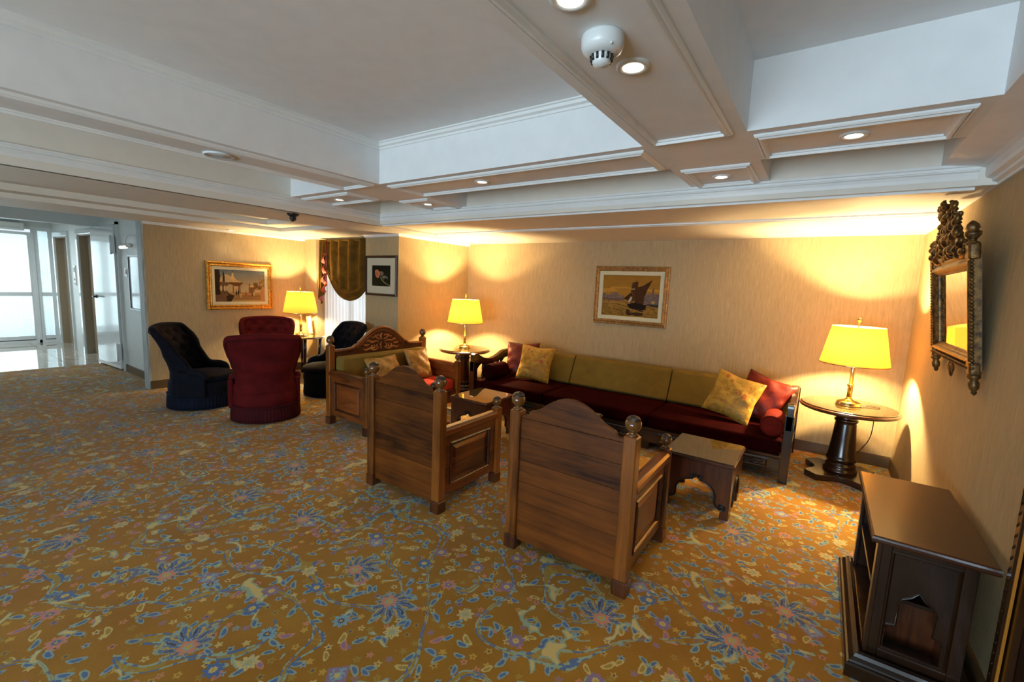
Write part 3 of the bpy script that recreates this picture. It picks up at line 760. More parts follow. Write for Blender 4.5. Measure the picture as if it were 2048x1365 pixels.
def sofa_arm(x0, x1):
    top = [(4.365,.66),(4.37,.69),(4.40,.705),(4.45,.70),(4.50,.675),(4.57,.64),(4.66,.618),(4.75,.612),(4.85,.63),(4.94,.662),(5.0,.69),(5.06,.70),(5.30,.705),(5.39,.705)]
    bot = [(5.39,.60),(5.06,.59),(5.03,.575),(5.0,.545),(4.96,.57),(4.93,.565),(4.90,.525),(4.86,.55),(4.82,.548),(4.78,.51),(4.74,.54),(4.69,.54),(4.65,.51),(4.60,.545),(4.54,.56),(4.49,.54),(4.45,.50),(4.44,.47),(4.365,.47)]
    spart('arm_rail', MB().prism(top+bot, x0+.008, x1-.008, YZ), 'dark_z', .004)
    spart('post', MB().box(x0,x1,SY0,SY0+.075,0,.60), 'dark_z', .004)
    spart('post', MB().box(x0,x1,5.335,5.40,0,.69), 'dark_z', .004)
    spart('lower_rail', MB().box(x0+.008,x1-.008,SY0+.07,5.34,.08,.24), 'dark_z', .003)
    for k in range(4):
        y = 4.60+.20*k
        spart('baluster', MB().lathe([(.016,.235),(.02,.25),(.013,.27),(.022,.34),(.024,.38),(.014,.46),(.02,.48),(.016,.55)], ((x0+x1)/2,y,0), 12), 'dark_z')
sofa_arm(SX0, SX0+.075); sofa_arm(SX1-.068, SX1)
# bolsters lie on the seat at both ends
def bolster(label, x, y0, y1, z, r, mat):
    o = obj('bolster', MB().lathe([(.01,0),(r*.8,.004),(r*.95,.015),(r,.035),(r,y1-y0-.035),(r*.95,y1-y0-.015),(r*.8,y1-y0-.004),(.01,y1-y0)], (0,0,0), 36, ax='y'), MT[mat])
    o.location = (x,y0,z); obj('end_piping', MB().lathe([(r*.955,.006),(r*.985,.010),(r*.97,.02)], (0,0,0), 36, ax='y', closed=False), MT[mat], o)
    return tag(o, label, 'bolster')
bolster('dark maroon velvet bolster lying along the scalloped sofa arm', SX0+.20, 4.50, 4.86, .365+.105, .105, 'sofared')
bolster('rust velvet bolster at the sofa end beside the round table in the corner', SX1-.165, 4.47, 4.82, .365+.096, .096, 'boll')
pillow('cushion', 'gold satin cushion in front of a rust cushion by the scalloped sofa arm', 'gold_cush', .47, .15, (-3.03,4.93,.595), (-20,3,10), 3)
pillow('cushion', 'rust satin cushion tucked behind the gold cushion near the scalloped sofa arm', 'rust_cush', .47, .14, (-3.30,5.02,.605), (-16,-2,14), 4)
pillow('cushion', 'gold satin cushion tilted on its corner at the sofa end near the corner round table', 'gold_cush', .45, .15, (-.64,4.82,.60), (-24,13,-8), 5)
pillow('cushion', 'rust satin cushion between the tilted gold cushion and the rust bolster', 'rust_cush', .45, .15, (-.40,4.99,.60), (-22,15,-12), 6)
pillow('cushion', 'bronze satin cushion standing on the settee seat against its far arm', 'gold_cush2', .40, .13, (-4.085,3.86,.57), (-24,4,96), 8)
pillow('cushion', 'bronze satin cushion lying low against the middle of the settee back', 'gold_cush2', .42, .13, (-4.06,3.33,.545), (-36,-3,84), 9)

# ---- coffee tables
def coffee_table(label, cx, cy):
    t = thing('coffee_table', label, 'table', (cx,cy,0))
    W, D, H = .47, .50, .385
    def cut(hw, k):
        r = [(0,.262),(.02,.25),(.045,.24),(.075,.232),(.10,.218),(.122,.195),(.135,.165),(.137,.13),(.135,.11),(.142,.09),(.158,.075),(.178,.066),(.176,.0)]
        return [(a*k,b) for a,b in r]
    def board(hw, k):
        c = cut(hw, k)
        return [(-hw,0),(-c[-1][0],0)]+[(-a,b) for a,b in reversed(c[1:-1])]+c+[(hw,0),(hw,H),(-hw,H)], c
    # long faces look to +-Y, short faces to +-X
    for s in (-1,1):
        o,c = board(W/2, 1.0); y = s*D/2
        b = obj('side_board', MB().prism(o, y-.011-.011*s, y+.011-.011*s, XZ), MT['walnut_z'], t, .0015)
        yy = y+s*.004
        for q in (-1,1): obj('edge_bead', MB().tube([(a*q,yy,z+.004) for a,z in c[1:-1]], .007, 8), MT['ebon'], b)
        for q in (-1,1):
            sp = [(q*(.028+.020*(1-a/9)*math.cos(a+2.2)), yy, .278+.020*(1-a/9)*math.sin(a+2.2)) for a in [i*.55 for i in range(14)]]
            obj('scroll', MB().tube(sp, [.008-.0003*i for i in range(14)], 8), MT['ebon'], b)
            ro = obj('rosette', MB().lathe([(.027,0),(.027,.005),(.024,.008),(.022,.004),(.008,.005),(.006,.009),(.001,.010)], (q*.187,y,.088), 24, ax='y', rib=lambda a,k: 1+(.05*math.cos(12*a) if k < 4 else 0)), MT['ebon'], b)
            if s < 0: 
                ro.scale = (1,-1,1); ro.location = (0,2*y,0)
            for i in range(12):
                a = 2*PI*i/12
                obj('petal', MB().sphere((q*.187+.0155*math.cos(a), y+s*.004, .088+.0155*math.sin(a)), .0045, 6, 4), MT['ebon'], ro if s > 0 else b)
        o,c = board(D/2-.022, .82); x = s*W/2
        b = obj('side_board', MB().prism(o, x-.011-.011*s, x+.011-.011*s, YZ), MT['walnut_z'], t, .0015)
        for q in (-1,1): obj('edge_bead', MB().tube([(x+s*.003,a*q,z+.004) for a,z in c[1:-1]], .006, 8), MT['ebon'], b)
    tp = obj('top', MB().prism([(-W/2-.012,-D/2-.012),(W/2+.012,-D/2-.012),(W/2+.012,D/2+.012),(-W/2-.012,D/2+.012)], H, H+.026, idm), MT['walnut_x'], t, .006, 1)
    obj('glass_sheet', MB().prism([(-W/2-.004,-D/2-.004),(W/2+.004,-D/2-.004),(W/2+.004,D/2+.004),(-W/2-.004,D/2+.004)], H+.0265, H+.0335, idm), MT['slab'], t, .001, 1)
    return t
coffee_table('glass-topped walnut coffee table with ogee arched apron and rosettes near the corner lamp table', -.632, 3.605)
coffee_table('glass-topped walnut coffee table in front of the settee seat', -2.895, 3.68)
coffee_table('glass-topped walnut coffee table mostly hidden behind an armchair back', -1.86, 3.65)

# ---- round pedestal tables
def round_table(label, x, y):
    t = thing('round_table', label, 'table', (x,y,0))
    pl = []
    for k in range(4):
        a = PI/2*k+PI/4
        for da,rr in ((-.30,.285),(-.20,.315),(.20,.315),(.30,.285),(.55,.205),(PI/4,.185),(PI/2-.55,.205)):
            pl.append((rr*math.cos(a+da), rr*math.sin(a+da)))
    obj('plinth', MB().prism(pl, 0, .055, idm), MT['dark_x'], t, .006)
    obj('pedestal', MB().lathe([(.11,.05),(.128,.058),(.13,.075),(.12,.088),(.112,.10),(.116,.112),(.112,.13),(.096,.14),(.098,.15),(.116,.165),(.118,.182),(.11,.195),(.106,.21),(.092,.36),(.080,.50),(.078,.515),(.088,.522),(.09,.535),(.084,.545),(.078,.55),(.082,.565),(.086,.585),(.084,.60),(.10,.615),(.12,.625)], (0,0,0), 40), MT['dark_z'], t)
    obj('top', MB().lathe([(.30,.618),(.345,.622),(.362,.630),(.37,.640),(.368,.650),(.358,.656),(.34,.658)], (0,0,0), 72), MT['walnut_x'], t)
    obj('glass_sheet', MB().lathe([(.350,.6585),(.352,.660),(.352,.664),(.349,.666)], (0,0,0), 72), MT['slab'], t)
round_table('round pedestal table in the corner by the mirror wall', .275, 4.93)
round_table('round pedestal table between the settee and the scalloped sofa arm', -4.20, 4.86)

# ---- brass table lamps
def lamp(label, x, y, z, power=1.0, ang=0):
    t = thing('table_lamp', label, 'lamp', (x,y,z), ang)
    obj('base', MB().lathe([(.092,0),(.096,.006),(.095,.014),(.088,.018),(.09,.026),(.084,.034),(.062,.042),(.034,.050),(.022,.062),(.018,.08)], (0,0,0), 40), MT['brass'], t)
    obj('stem', MB().lathe([(.020,.075),(.020,.17),(.026,.174),(.027,.186),(.023,.192),(.015,.198),(.014,.40),(.016,.405),(.016,.43),(.006,.44),(.005,.70)], (0,0,0), 24), MT['brass'], t)
    sh = obj('lamp_shade', MB().lathe([(.255,.375),(.1915,.705)], (0,0,0), 64, closed=False), MT['shade'], t)
    obj('shade_rim', MB().lathe([(.2560,.371),(.2575,.376),(.2550,.381),(.2535,.376),(.2560,.371)], (0,0,0), 64, closed=False), MT['brass'], sh)
    obj('finial', MB().lathe([(.005,.695),(.011,.70),(.005,.71),(.005,.745),(.014,.755),(.017,.768),(.012,.782),(.003,.788)], (0,0,0), 16), MT['brass'], t)
    for k in range(3):
        a = 2*PI*k/3+.4
        obj('shade_spoke', MB().tube([(0,0,.70),(.19*math.cos(a),.19*math.sin(a),.70)], .0025, 6), MT['brass'], t)
    for k,a in ((0,.9),(1,4.0)):
        bx,by = .06*math.cos(a), .06*math.sin(a)
        b = obj('bulb', MB().lathe([(.012,.46),(.014,.485),(.026,.515),(.030,.54),(.026,.562),(.012,.578),(.002,.581)], (bx,by,0), 20), MT['bulb'], t)
        obj('socket', MB().lathe([(.014,.42),(.016,.43),(.016,.465)], (bx,by,0), 14).tube([(0,0,.425),(bx,by,.425)], .005), MT['brass'], b)
        obj('pull_chain', MB().tube([(bx*1.3,by*1.3,.43),(bx*1.3,by*1.3,.368)], .0015, 5).sphere((bx*1.3,by*1.3,.364), .006, 8, 6), MT['brass'], t)
        ld = bpy.data.lights.new('lamp_light', 'POINT'); ld.energy = LAMP_W*power/2; ld.color = LAMP_COL; ld.shadow_soft_size = .031
        lo = bpy.data.objects.new('lamp_light', ld); COL.objects.link(lo); lo.parent = t; lo.location = (bx,by,.535)
    return t
lamp('lit brass table lamp with yellow shade on the corner round table', .272, 4.94, .666, 1.0)
lamp('lit brass table lamp with yellow shade on the round table by the pillar', -4.205, 4.86, .666, .85)
lamp('lit brass table lamp with yellow shade on the table by the window', -6.83, 3.89, .652, .62)
# flex of the corner lamp
cord = MB().tube(spline([(.36,4.90,.671),(.44,4.94,.671),(.50,4.99,.671),(.47,5.04,.671),(.40,5.01,.671)], 6), .0025, 6)
tag(obj('lamp_cord', cord, MT['cord']), 'loop of brown lamp flex lying on the corner round table', 'cord')
cord = MB().tube(spline([(.475,5.045,.61),(.475,5.06,.45),(.46,5.10,.33),(.40,5.20,.17),(.36,5.33,.06),(.35,5.42,.012)], 8), .004, 6)
tag(obj('lamp_cord', cord, MT['cord']), 'brown lamp flex hanging below the corner round table to the floor', 'cord')

# ---- side table in the window corner
t = thing('side_table', 'marble-topped side table with slim dark legs in the window corner', 'table', (-6.83,3.93,0))
obj('top', MB().lathe([(.30,.622),(.325,.626),(.332,.636),(.325,.648),(.31,.652)], (0,0,0), 12, smooth=False), MT['slab'], t)
for k in range(4):
    a = PI/4+PI/2*k+.35
    dx,dy = math.cos(a), math.sin(a)
    obj('leg', MB().tube([(dx*.255,dy*.255,.62),(dx*.245,dy*.245,.45),(dx*.225,dy*.225,.22),(dx*.25,dy*.25,0.0)], [.026,.026,.022,.022], 8), MT['dark_z'], t)
obj('lower_shelf', MB().lathe([(.20,.235),(.235,.238),(.235,.252),(.2,.255)], (0,0,0), 12, smooth=False), MT['dark_x'], t)
o = obj('card_frame', MB().rframe([(0,0),(0,.012),(.012,.012),(.012,0)], -.045,.045,0,.30, lambda a,b,h: (a,-h,b)).box(-.045,.045,-.003,0,0,.30), MT['gilt_brown'])
obj('card', MB().box(-.034,.034,-.006,-.003,.011,.289), MT['mat'], o)
o.location = (-6.96,4.14,.652); o.rotation_euler = (math.radians(-8),math.radians(-12),math.radians(28))
tag(o, 'narrow framed white card leaning behind the window-corner lamp', 'framed card')

# ---- tufted velvet tub chairs facing local +Y
Wz = [(.15,.330),(.34,.335),(.40,.33),(.44,.30),(.53,.278),(.65,.305),(.78,.338),(.86,.352),(.97,.348)]
Yz = [(.15,-.29),(.40,-.285),(.65,-.34),(.97,-.42)]
Dz = [(.15,.34),(.40,.30),(.52,.24),(.70,.17),(.97,.10)]
def tub_chair(label, vel, fr, x, y, ang):
    t = thing('tub_chair', label, 'armchair', (x,y,0), ang, None)
    def ztop(s): return .955-.035*abs(s)**1.5-.10*max(0,(abs(s)-.80)/.20)**2.2
    def surf(s, v, inner):
        z = .15+v*(ztop(s)-.15)
        w = interp(Wz, z); yb = interp(Yz, z); d = interp(Dz, z)
        sx = math.sin(s*PI/2*.96)
        x_ = w*sx; y_ = yb+d*abs(s)**2.2
        if inner:
            nx, ny = -sx*.6, 1.0; L = math.hypot(nx,ny)
            th = .065
            if z > .42:
                row = (z-.46)/.105; k = round(row); du = .5*(k % 2)
                cs = s*2.6+du; dd = abs(cs-round(cs)); dz = abs(row-k)
                if abs(s) < .86 and z < .90: th -= .030*math.exp(-((dd/.22)**2+(dz/.30)**2))-.012
            x_ += nx/L*th*.75; y_ += ny/L*th
        return (x_,y_,z)
    nu, nv = 49, 46; m = MB(); vs = []; fs = []
    for inner in (0,1):
        for j in range(nv):
            for i in range(nu): vs.append(surf(2*i/(nu-1)-1, j/(nv-1), inner))
    A = nu*nv
    for j in range(nv-1):
        for i in range(nu-1):
            a = j*nu+i; fs.append((a,a+1,a+nu+1,a+nu)); fs.append((A+a,A+a+nu,A+a+nu+1,A+a+1))
    for i in range(nu-1):
        a = (nv-1)*nu+i; fs.append((a,a+1,A+a+1,A+a)); fs.append((A+i,A+i+1,i+1,i))
    for j in range(nv-1):
        a = j*nu; fs.append((a,a+nu,A+a+nu,A+a)); a = j*nu+nu-1; fs.append((A+a,A+a+nu,a+nu,a))
    m.add(vs, fs, True)
    back = obj('back', m, MT[vel], t)
    # rolled border round the back
    mid = lambda s,v: tuple((Vector(surf(s,v,0))+Vector(surf(s,v,1)))/2)
    path = [mid(-1,.34+.06*k) for k in range(11)]+[mid(-1+.05*k,1.0) for k in range(41)]+[mid(1,.94-.06*k) for k in range(11)]
    obj('rolled_border', MB().tube(path, .036, 12), MT[vel], back)
    pip = [Vector(surf(-1,.36+.06*k,0))*1.0 for k in range(11)]+[Vector(surf(-1+.05*k,.965,0)) for k in range(41)]+[Vector(surf(1,.94-.06*k,0)) for k in range(11)]
    obj('piping', MB().tube([p+Vector((0,-.012,0)) for p in pip], .005, 6), MT[fr], back)
    # tufting buttons
    for k in range(5):
        z = .46+.105*k
        for q in (-2,-1,0,1,2):
            s = (q-.5*(k % 2))/2.6
            if abs(s) > .8: continue
            v = (z-.15)/(ztop(s)-.15); p = Vector(surf(s,v,1))
            obj('button', MB().sphere(p+Vector((0,.004,0)), .012, 8, 6, (1,.6,1)), MT[vel], back)
    # arms
    for s in (-1,1):
        p0 = Vector(mid(s,.42))
        arm = spline([p0+Vector((0,-.05,.05)),p0+Vector((.012*s,.06,.0)),(s*.318,.02,.452),(s*.322,.10,.445),(s*.322,.155,.42),(s*.318,.170,.37)], 6)
        a = obj('arm', MB().tube(arm, [.034+.008*min(1,i/14) for i in range(len(arm))], 12), MT[vel], t)
        pts = [(-.12,.15),(-.12,.47),(.0,.45),(.10,.445),(.155,.42),(.172,.36),(.172,.15)]
        obj('arm_side', MB().prism(pts, s*.325-.034, s*.325+.022, YZ), MT[vel], a, .02, 3, True)
    obj('seat_base', MB().lathe([(.315,.15),(.335,.17),(.345,.24),(.338,.31),(.31,.335)], (0,.02,0), 48), MT[vel], t)
    obj('seat_cushion', MB().lathe([(.25,.32),(.305,.335),(.318,.36),(.308,.385),(.26,.405),(.15,.42),(.01,.425)], (0,.06,0), 48), MT[vel], t)
    obj('fringe', MB().lathe([(.352,.012),(.350,.06),(.345,.12),(.340,.165),(.33,.172)], (0,.01,0), 240, rib=lambda a,k: 1+.010*math.cos(60*a)+.006*math.sin(13*a)), MT[fr], t)
    obj('braid', MB().lathe([(.343,.162),(.349,.168),(.349,.178),(.342,.184)], (0,.01,0), 64), MT[fr], t)
    return t
def face(x, y, tx, ty): return math.atan2(ty-y, tx-x)-PI/2
for lab,v,f,x,y,tx,ty in (
    ('maroon velvet tub chair showing its smooth back, nearest the settee', 'red', 'fringe_red', -5.08,2.47, -6.4,3.15),
    ('maroon velvet tub chair with buttoned back, beside the window-corner lamp table', 'red', 'fringe_red', -6.52,3.20, -5.2,2.45),
    ('navy velvet tub chair with buttoned back standing near the limed pilaster', 'navy', 'fringe_navy', -6.10,2.20, -5.45,2.95),
    ('navy velvet tub chair under the curtained window behind the settee', 'navy', 'fringe_navy', -5.55,3.60, -5.70,2.75)):
    tub_chair(lab, v, f, x, y, face(x,y,tx,ty))

# ================================================================== WALL PIECES
def inpoly(U, V, poly):
    c = np.zeros(U.shape, bool); n = len(poly)
    for i in range(n):
        x0,y0 = poly[i]; x1,y1 = poly[(i+1) % n]
        k = ((y0 > V) != (y1 > V))
        with np.errstate(divide='ignore', invalid='ignore'):
            xi = (x1-x0)*(V-y0)/(y1-y0+1e-12)+x0
        c ^= k & (U < xi)
    return c
class Canvas:
    """paint flat shapes on a grid of points, u,v in 0..1 (v up)"""
    def __init__(s, nx, ny, seed=0):
        s.nx, s.ny = nx, ny; u = np.linspace(0,1,nx); v = np.linspace(0,1,ny)
        s.U, s.V = np.meshgrid(u, v); s.C = np.zeros((ny,nx,3)); s.r = np.random.RandomState(seed)
    def noise(s, a, b):
        g = s.r.rand(b+2,a+2); x = s.U*a; y = s.V*b; i = x.astype(int); j = y.astype(int); fx = x-i; fy = y-j
        return (g[j,i]*(1-fx)+g[j,i+1]*fx)*(1-fy)+(g[j+1,i]*(1-fx)+g[j+1,i+1]*fx)*fy
    def fill(s, mask, col, jit=0.0):
        c = np.array(srgb(*col)); n = 1+jit*(s.noise(40,30)-.5)*2
        s.C[mask] = (c[None,None,:]*n[...,None])[mask]
    def poly(s, pts, col, jit=.15): s.fill(inpoly(s.U,s.V,pts), col, jit)
    def ell(s, cx, cy, rx, ry, col, jit=.1): s.fill(((s.U-cx)/rx)**2+((s.V-cy)/ry)**2 < 1, col, jit)
    def grad(s, v0, v1, a, b, mask=None):
        t = np.clip((s.V-v0)/(v1-v0),0,1)[...,None]; c = np.array(srgb(*a))*(1-t)+np.array(srgb(*b))*t
        m = ((s.V >= v0) & (s.V <= v1)) if mask is None else mask; s.C[m] = c[m]
    def build(s, name, w, h, mp, parent, mat):
        vs = [mp((u-.5)*w,(v-.5)*h,0) for v in np.linspace(0,1,s.ny) for u in np.linspace(0,1,s.nx)]
        nx = s.nx; fs = [(j*nx+i,j*nx+i+1,(j+1)*nx+i+1,(j+1)*nx+i) for j in range(s.ny-1) for i in range(nx-1)]
        me = bpy.data.meshes.new(name); me.from_pydata(vs, [], fs); me.update()
        at = me.color_attributes.new('Col', 'FLOAT_COLOR', 'POINT')
        col = np.concatenate([(s.C*.80).reshape(-1,3), np.ones((s.nx*s.ny,1))],1).astype(np.float32); at.data.foreach_set('color', col.ravel())
        me.materials.append(mat); o = bpy.data.objects.new(name, me); COL.objects.link(o); o.parent = parent; return o

def framed(name, label, cat, loc, mp, w, h, prof, fmat, liner, canvas, cw, ch, cn):
    t = thing(name, label, cat, loc)
    obj('frame', MB().rframe(prof, -w/2,w/2,-h/2,h/2, mp), MT[fmat], t)
    obj('backing', MB().prism([(-w/2+.01,-h/2+.01),(w/2-.01,-h/2+.01),(w/2-.01,h/2-.01),(-w/2+.01,h/2-.01)], .001, .006, mp), MT['cord'], t)
    if liner:
        lm, l0, l1, hh = liner
        obj('liner', MB().rframe([(l0,hh),(l0+.004,hh+.004),(l1-.004,hh),(l1,hh-.008)], -w/2,w/2,-h/2,h/2, mp), MT[lm], t)
    canvas.build('canvas', cw, ch, lambda a,b,c: mp(a,b,cn), t, MT['paint'])
    return t

# sailing boat painting on the back wall (faces -Y)
cv = Canvas(190, 130, 3)
cv.grad(.40,1.0,(176,126,44),(160,112,40)); cv.grad(0,.40,(150,112,40),(168,126,58))
cv.C *= (1+.18*(cv.noise(8,30)-.5))[...,None]
cv.fill((cv.V > .55) & (cv.V < .72) & (cv.noise(5,26) > .62), (196,140,50), .1)
for v0 in np.linspace(.02,.38,26): cv.fill((abs(cv.V-v0-.006*np.sin(cv.U*30+v0*90)) < .005) & (cv.noise(26,60) > .52), (112,78,34), .2)
cv.poly([(0,.40),(0,.56),(.05,.55),(.10,.50),(.14,.52),(.20,.58),(.235,.60),(.26,.56),(.30,.52),(.40,.50),(.40,.40),(.28,.37),(.12,.37)], (128,104,92), .25)
cv.poly([(.0,.39),(.0,.46),(.1,.42),(.3,.43),(.4,.42),(.4,.39),(.25,.365)], (112,84,70), .3)
for u,v in ((.09,.62),(.25,.66),(.275,.64)): cv.poly([(u-.004,.45),(u+.004,.45),(u,v)], (104,84,78))
cv.poly([(.72,.34),(.70,.54),(.78,.56),(.86,.58),(.95,.57),(1,.57),(1,.26),(.80,.29)], (116,98,90), .3)
cv.poly([(.875,.50),(.875,.66),(.885,.70),(.895,.72),(.905,.70),(.91,.66),(.91,.50)], (120,90,78)); cv.poly([(.8,.29),(1,.25),(1,.32),(.8,.33)], (70,58,52), .3)
cv.ell(.905,.37,.03,.035,(186,150,80)); 
cv.poly([(.385,.43),(.53,.60),(.55,.52),(.49,.38)], (66,42,22)); cv.poly([(.51,.62),(.535,.83),(.635,.855),(.63,.70),(.60,.40),(.53,.36),(.55,.55)], (84,52,26), .2)
cv.poly([(.595,.70),(.72,.76),(.875,.905),(.80,.68),(.755,.50),(.74,.30),(.60,.33)], (76,46,22), .22)
cv.poly([(.512,.655),(.58,.665),(.58,.685),(.512,.672)], (190,160,130)); cv.poly([(.47,.36),(.52,.50),(.545,.44),(.50,.34)], (196,176,140))
cv.poly([(.592,.34),(.598,.90),(.604,.34)], (50,30,16)); cv.poly([(.45,.335),(.47,.30),(.55,.34),(.68,.33),(.75,.31),(.795,.305),(.79,.19),(.70,.165),(.52,.20),(.475,.25)], (38,22,16), .2)
cv.fill((abs(cv.U-.60) < .15-.1*abs(cv.V-.12)) & (cv.V < .185) & (cv.V > .03) & (cv.noise(14,34) > .44), (64,42,24), .2)
fprof = [(0,0),(0,.018),(.006,.026),(.014,.028),(.022,.022),(.034,.030),(.042,.034),(.050,.030),(.056,.020),(.062,.016),(.064,.010)]
mpY = lambda a,b,h: (a,-h,b)
framed('painting', 'bronze-framed painting of a sailing boat at sunset above the sofa', 'painting', (-2.026,5.508,1.532), mpY, .962, .742, fprof, 'gilt_brown', ('liner',.060,.112,.016), cv, .742, .522, .009)
# street scene with domed roofs on the left wall (faces +X)
cv = Canvas(190, 130, 5)
cv.grad(.30,1.0,(196,170,120),(96,112,118)); cv.grad(0,.30,(176,142,84),(168,130,76))
cv.C *= (1+.15*(cv.noise(10,14)-.5))[...,None]
cv.poly([(.10,.62),(.12,.76),(.20,.85),(.26,.84),(.33,.74),(.48,.645),(.52,.62)], (206,172,118), .12)
cv.poly([(.315,.76),(.335,.90),(.345,.99),(.355,.90),(.375,.76),(.42,.70),(.28,.70)], (222,184,112), .1); cv.poly([(.335,.91),(.345,1.0),(.355,.91)], (70,56,44))
cv.poly([(.15,.62),(.155,.85),(.17,.97),(.19,.85),(.195,.62)], (58,44,26))
cv.poly([(.26,.30),(.26,.60),(.55,.60),(.54,.56),(.44,.44),(.42,.30)], (196,164,112), .15); cv.poly([(.26,.62),(.56,.62),(.52,.54),(.47,.50),(.38,.50),(.28,.56)], (116,72,38), .2)
for u in (.35,.46,.48): cv.poly([(u-.008,.28),(u+.008,.28),(u+.008,.52),(u-.008,.52)], (96,60,36))
cv.poly([(.08,.22),(.08,.62),(.28,.60),(.29,.55),(.25,.54),(.25,.30),(.30,.22)], (104,76,48), .3)
for u in (.12,.19,.235): cv.ell(u,.42,.022,.09,(200,172,124))
cv.poly([(0,.0),(0,1),(.09,1),(.11,.80),(.09,.55),(.10,.22),(.30,.20),(.22,.0)], (50,34,20), .35); cv.poly([(0,.0),(0,.22),(.22,.22),(.22,0)], (120,84,58), .3)
cv.poly([(.22,.0),(.25,.26),(.38,.20),(.31,.02)], (66,44,26), .2)
cv.poly([(.66,.28),(.66,.48),(.70,.50),(.82,.50),(.82,.46),(.78,.44),(.78,.28)], (124,92,54), .3); cv.ell(.73,.50,.09,.035,(206,170,110)); cv.poly([(.66,.50),(.675,.62),(.69,.50)], (70,52,30))
cv.fill((cv.U > .76) & (cv.V > .40) & (cv.V < .62+.25*np.maximum(0,cv.U-.86)*4) & (cv.noise(30,24) > .40), (116,86,44), .3)
cv.fill((cv.U > .88) & (cv.noise(26,22) > .56) & (cv.V > .5), (146,118,50), .25)
for k in range(5): cv.fill((abs(cv.V-(.08+.032*k)) < .007) & (cv.U > .34+.02*k) & (cv.U < .90), (120,86,50), .2)
cv.poly([(.90,.04),(.90,.30),(.93,.44),(.965,.52),(1,.36),(1,.02)], (186,138,78), .2)
for u,v,c in ((.41,.27,(60,40,28)),(.45,.29,(40,30,24)),(.50,.20,(196,160,96)),(.60,.24,(176,74,50)),(.73,.24,(110,80,50)),(.77,.26,(190,170,130))):
    cv.ell(u,v,.016,.075,c); cv.ell(u,v+.085,.010,.02,(150,100,70))
mpX = lambda a,b,h: (h,-a,b)
gprof = [(0,0),(0,.022),(.008,.034),(.018,.038),(.030,.034),(.036,.024),(.052,.026),(.058,.030),(.066,.026),(.072,.018),(.076,.012)]
mpX2 = lambda a,b,h: (h,a,b)
t = framed('painting', 'gilt-framed street painting with domed roofs above the navy chair', 'painting', (XM+.002,3.215,1.413), mpX2, .938, .708, gprof, 'gilt', ('liner',.072,.118,.018), cv, .712, .482, .010)
m = MB()
for i in range(44):
    for zz in (.354-.058,-.354+.058): pass
for sgn in (-1,1):
    for i in range(42):
        a = -.41+.82*i/41; m.sphere((.030,a,sgn*(.354-.058)), .0075, 6, 4)
    for i in range(30):
        b = -.29+.58*i/29; m.sphere((.030,sgn*(.469-.058),b), .0075, 6, 4)
o = obj('bead_row', m, MT['gilt'], t); o['kind'] = 'stuff'
# tulip print on the pillar (faces -Y)
cv = Canvas(90, 90, 8)
cv.grad(0,1,(30,32,12),(22,20,10)); cv.C *= (1+.3*(cv.noise(6,6)-.5))[...,None]
st = spline([(.47,.42,0),(.55,.30,0),(.72,.16,0),(1.0,.03,0)], 8)
for a,b,_ in st: cv.ell(a,b,.022,.022,(150,140,84))
cv.poly([(.52,.40),(.56,.48),(.64,.52),(.74,.50),(.84,.44),(.86,.34),(.80,.40),(.72,.40),(.66,.36),(.60,.30),(.60,.40)], (120,120,104), .3)
cv.poly([(.40,.66),(.46,.72),(.56,.70),(.64,.62),(.56,.50),(.48,.48)], (130,110,90), .25)
cv.poly([(.17,.60),(.17,.74),(.24,.79),(.32,.78),(.40,.70),(.44,.58),(.40,.44),(.32,.38),(.25,.42),(.20,.50)], (206,126,92), .25); cv.poly([(.22,.60),(.26,.74),(.32,.66),(.34,.50),(.30,.42),(.25,.50)], (196,102,66), .2)
dprof = [(0,0),(0,.022),(.006,.026),(.024,.024),(.030,.016),(.034,.012)]
framed('framed_print', 'dark-framed tulip print with wide cream mount on the pillar', 'picture', (-5.085,YP-.002,1.656), mpY, .66, .555, dprof, 'darkframe', ('mat',.030,.138,.010), cv, .40, .293, .0085)

# ---- mirror in carved frame, tilted forward on the right wall; local: a along -Y ... faces -X
mir = thing('wall_mirror', 'antique gilt-framed mirror with carved leafy crest above the console', 'mirror', (.672,3.60,1.275))
mir.rotation_euler = (0, math.radians(-7.0), 0)
mpM = lambda a,b,h: (-h,a,b)
MW, MH = 1.0, .595
obj('frame', MB().rframe([(0,0),(0,.030),(.006,.036),(.014,.036),(.020,.028),(.030,.030),(.044,.042),(.054,.042),(.060,.034),(.068,.030),(.074,.020),(.084,.016),(.086,.006)], -MW/2,MW/2,0,MH, mpM), MT['antique'], mir)
obj('mirror_glass', MB().box(-.008,-.004,-MW/2+.07,MW/2-.07,.07,MH-.07), MT['mirror'], mir)
obj('back_board', MB().box(-.004,.004,-MW/2+.01,MW/2-.01,.01,MH-.01), MT['cord'], mir)
for z0,z1,y0,y1 in ((.008,.008,-1,1),(MH-.008,MH-.008,-1,1),):
    n = 46
    for i in range(n): pass
def beads(name, pts, r, mat='antique'):
    m = MB()
    for p in pts: m.sphere(p, r, 6, 4)
    o = obj(name, m, MT[mat], mir); o['kind'] = 'stuff'; return o
beads('bead_row', [(-.034,-MW/2+.004,.02+.55*i/30) for i in range(31)]+[(-.034,MW/2-.004,.02+.55*i/30) for i in range(31)], .011)
beads('inner_bead_row', [(-.020,-MW/2+.082,.10+.40*i/26) for i in range(27)]+[(-.020,MW/2-.082,.10+.40*i/26) for i in range(27)], .009)
beads('lower_bead_row', [(-.040,-.46+.92*i/50,.018) for i in range(51)], .010)
def acanthus(pts, w, th=.5):
    P = spline(pts, 5); n = len(P)
    return MB().tube(P, [max(.004, w*math.sin(PI*min(1,(i+.8)/(n+.3)))**.6) for i in range(n)], 8, flat=((1,0,0),th))
zc = MH
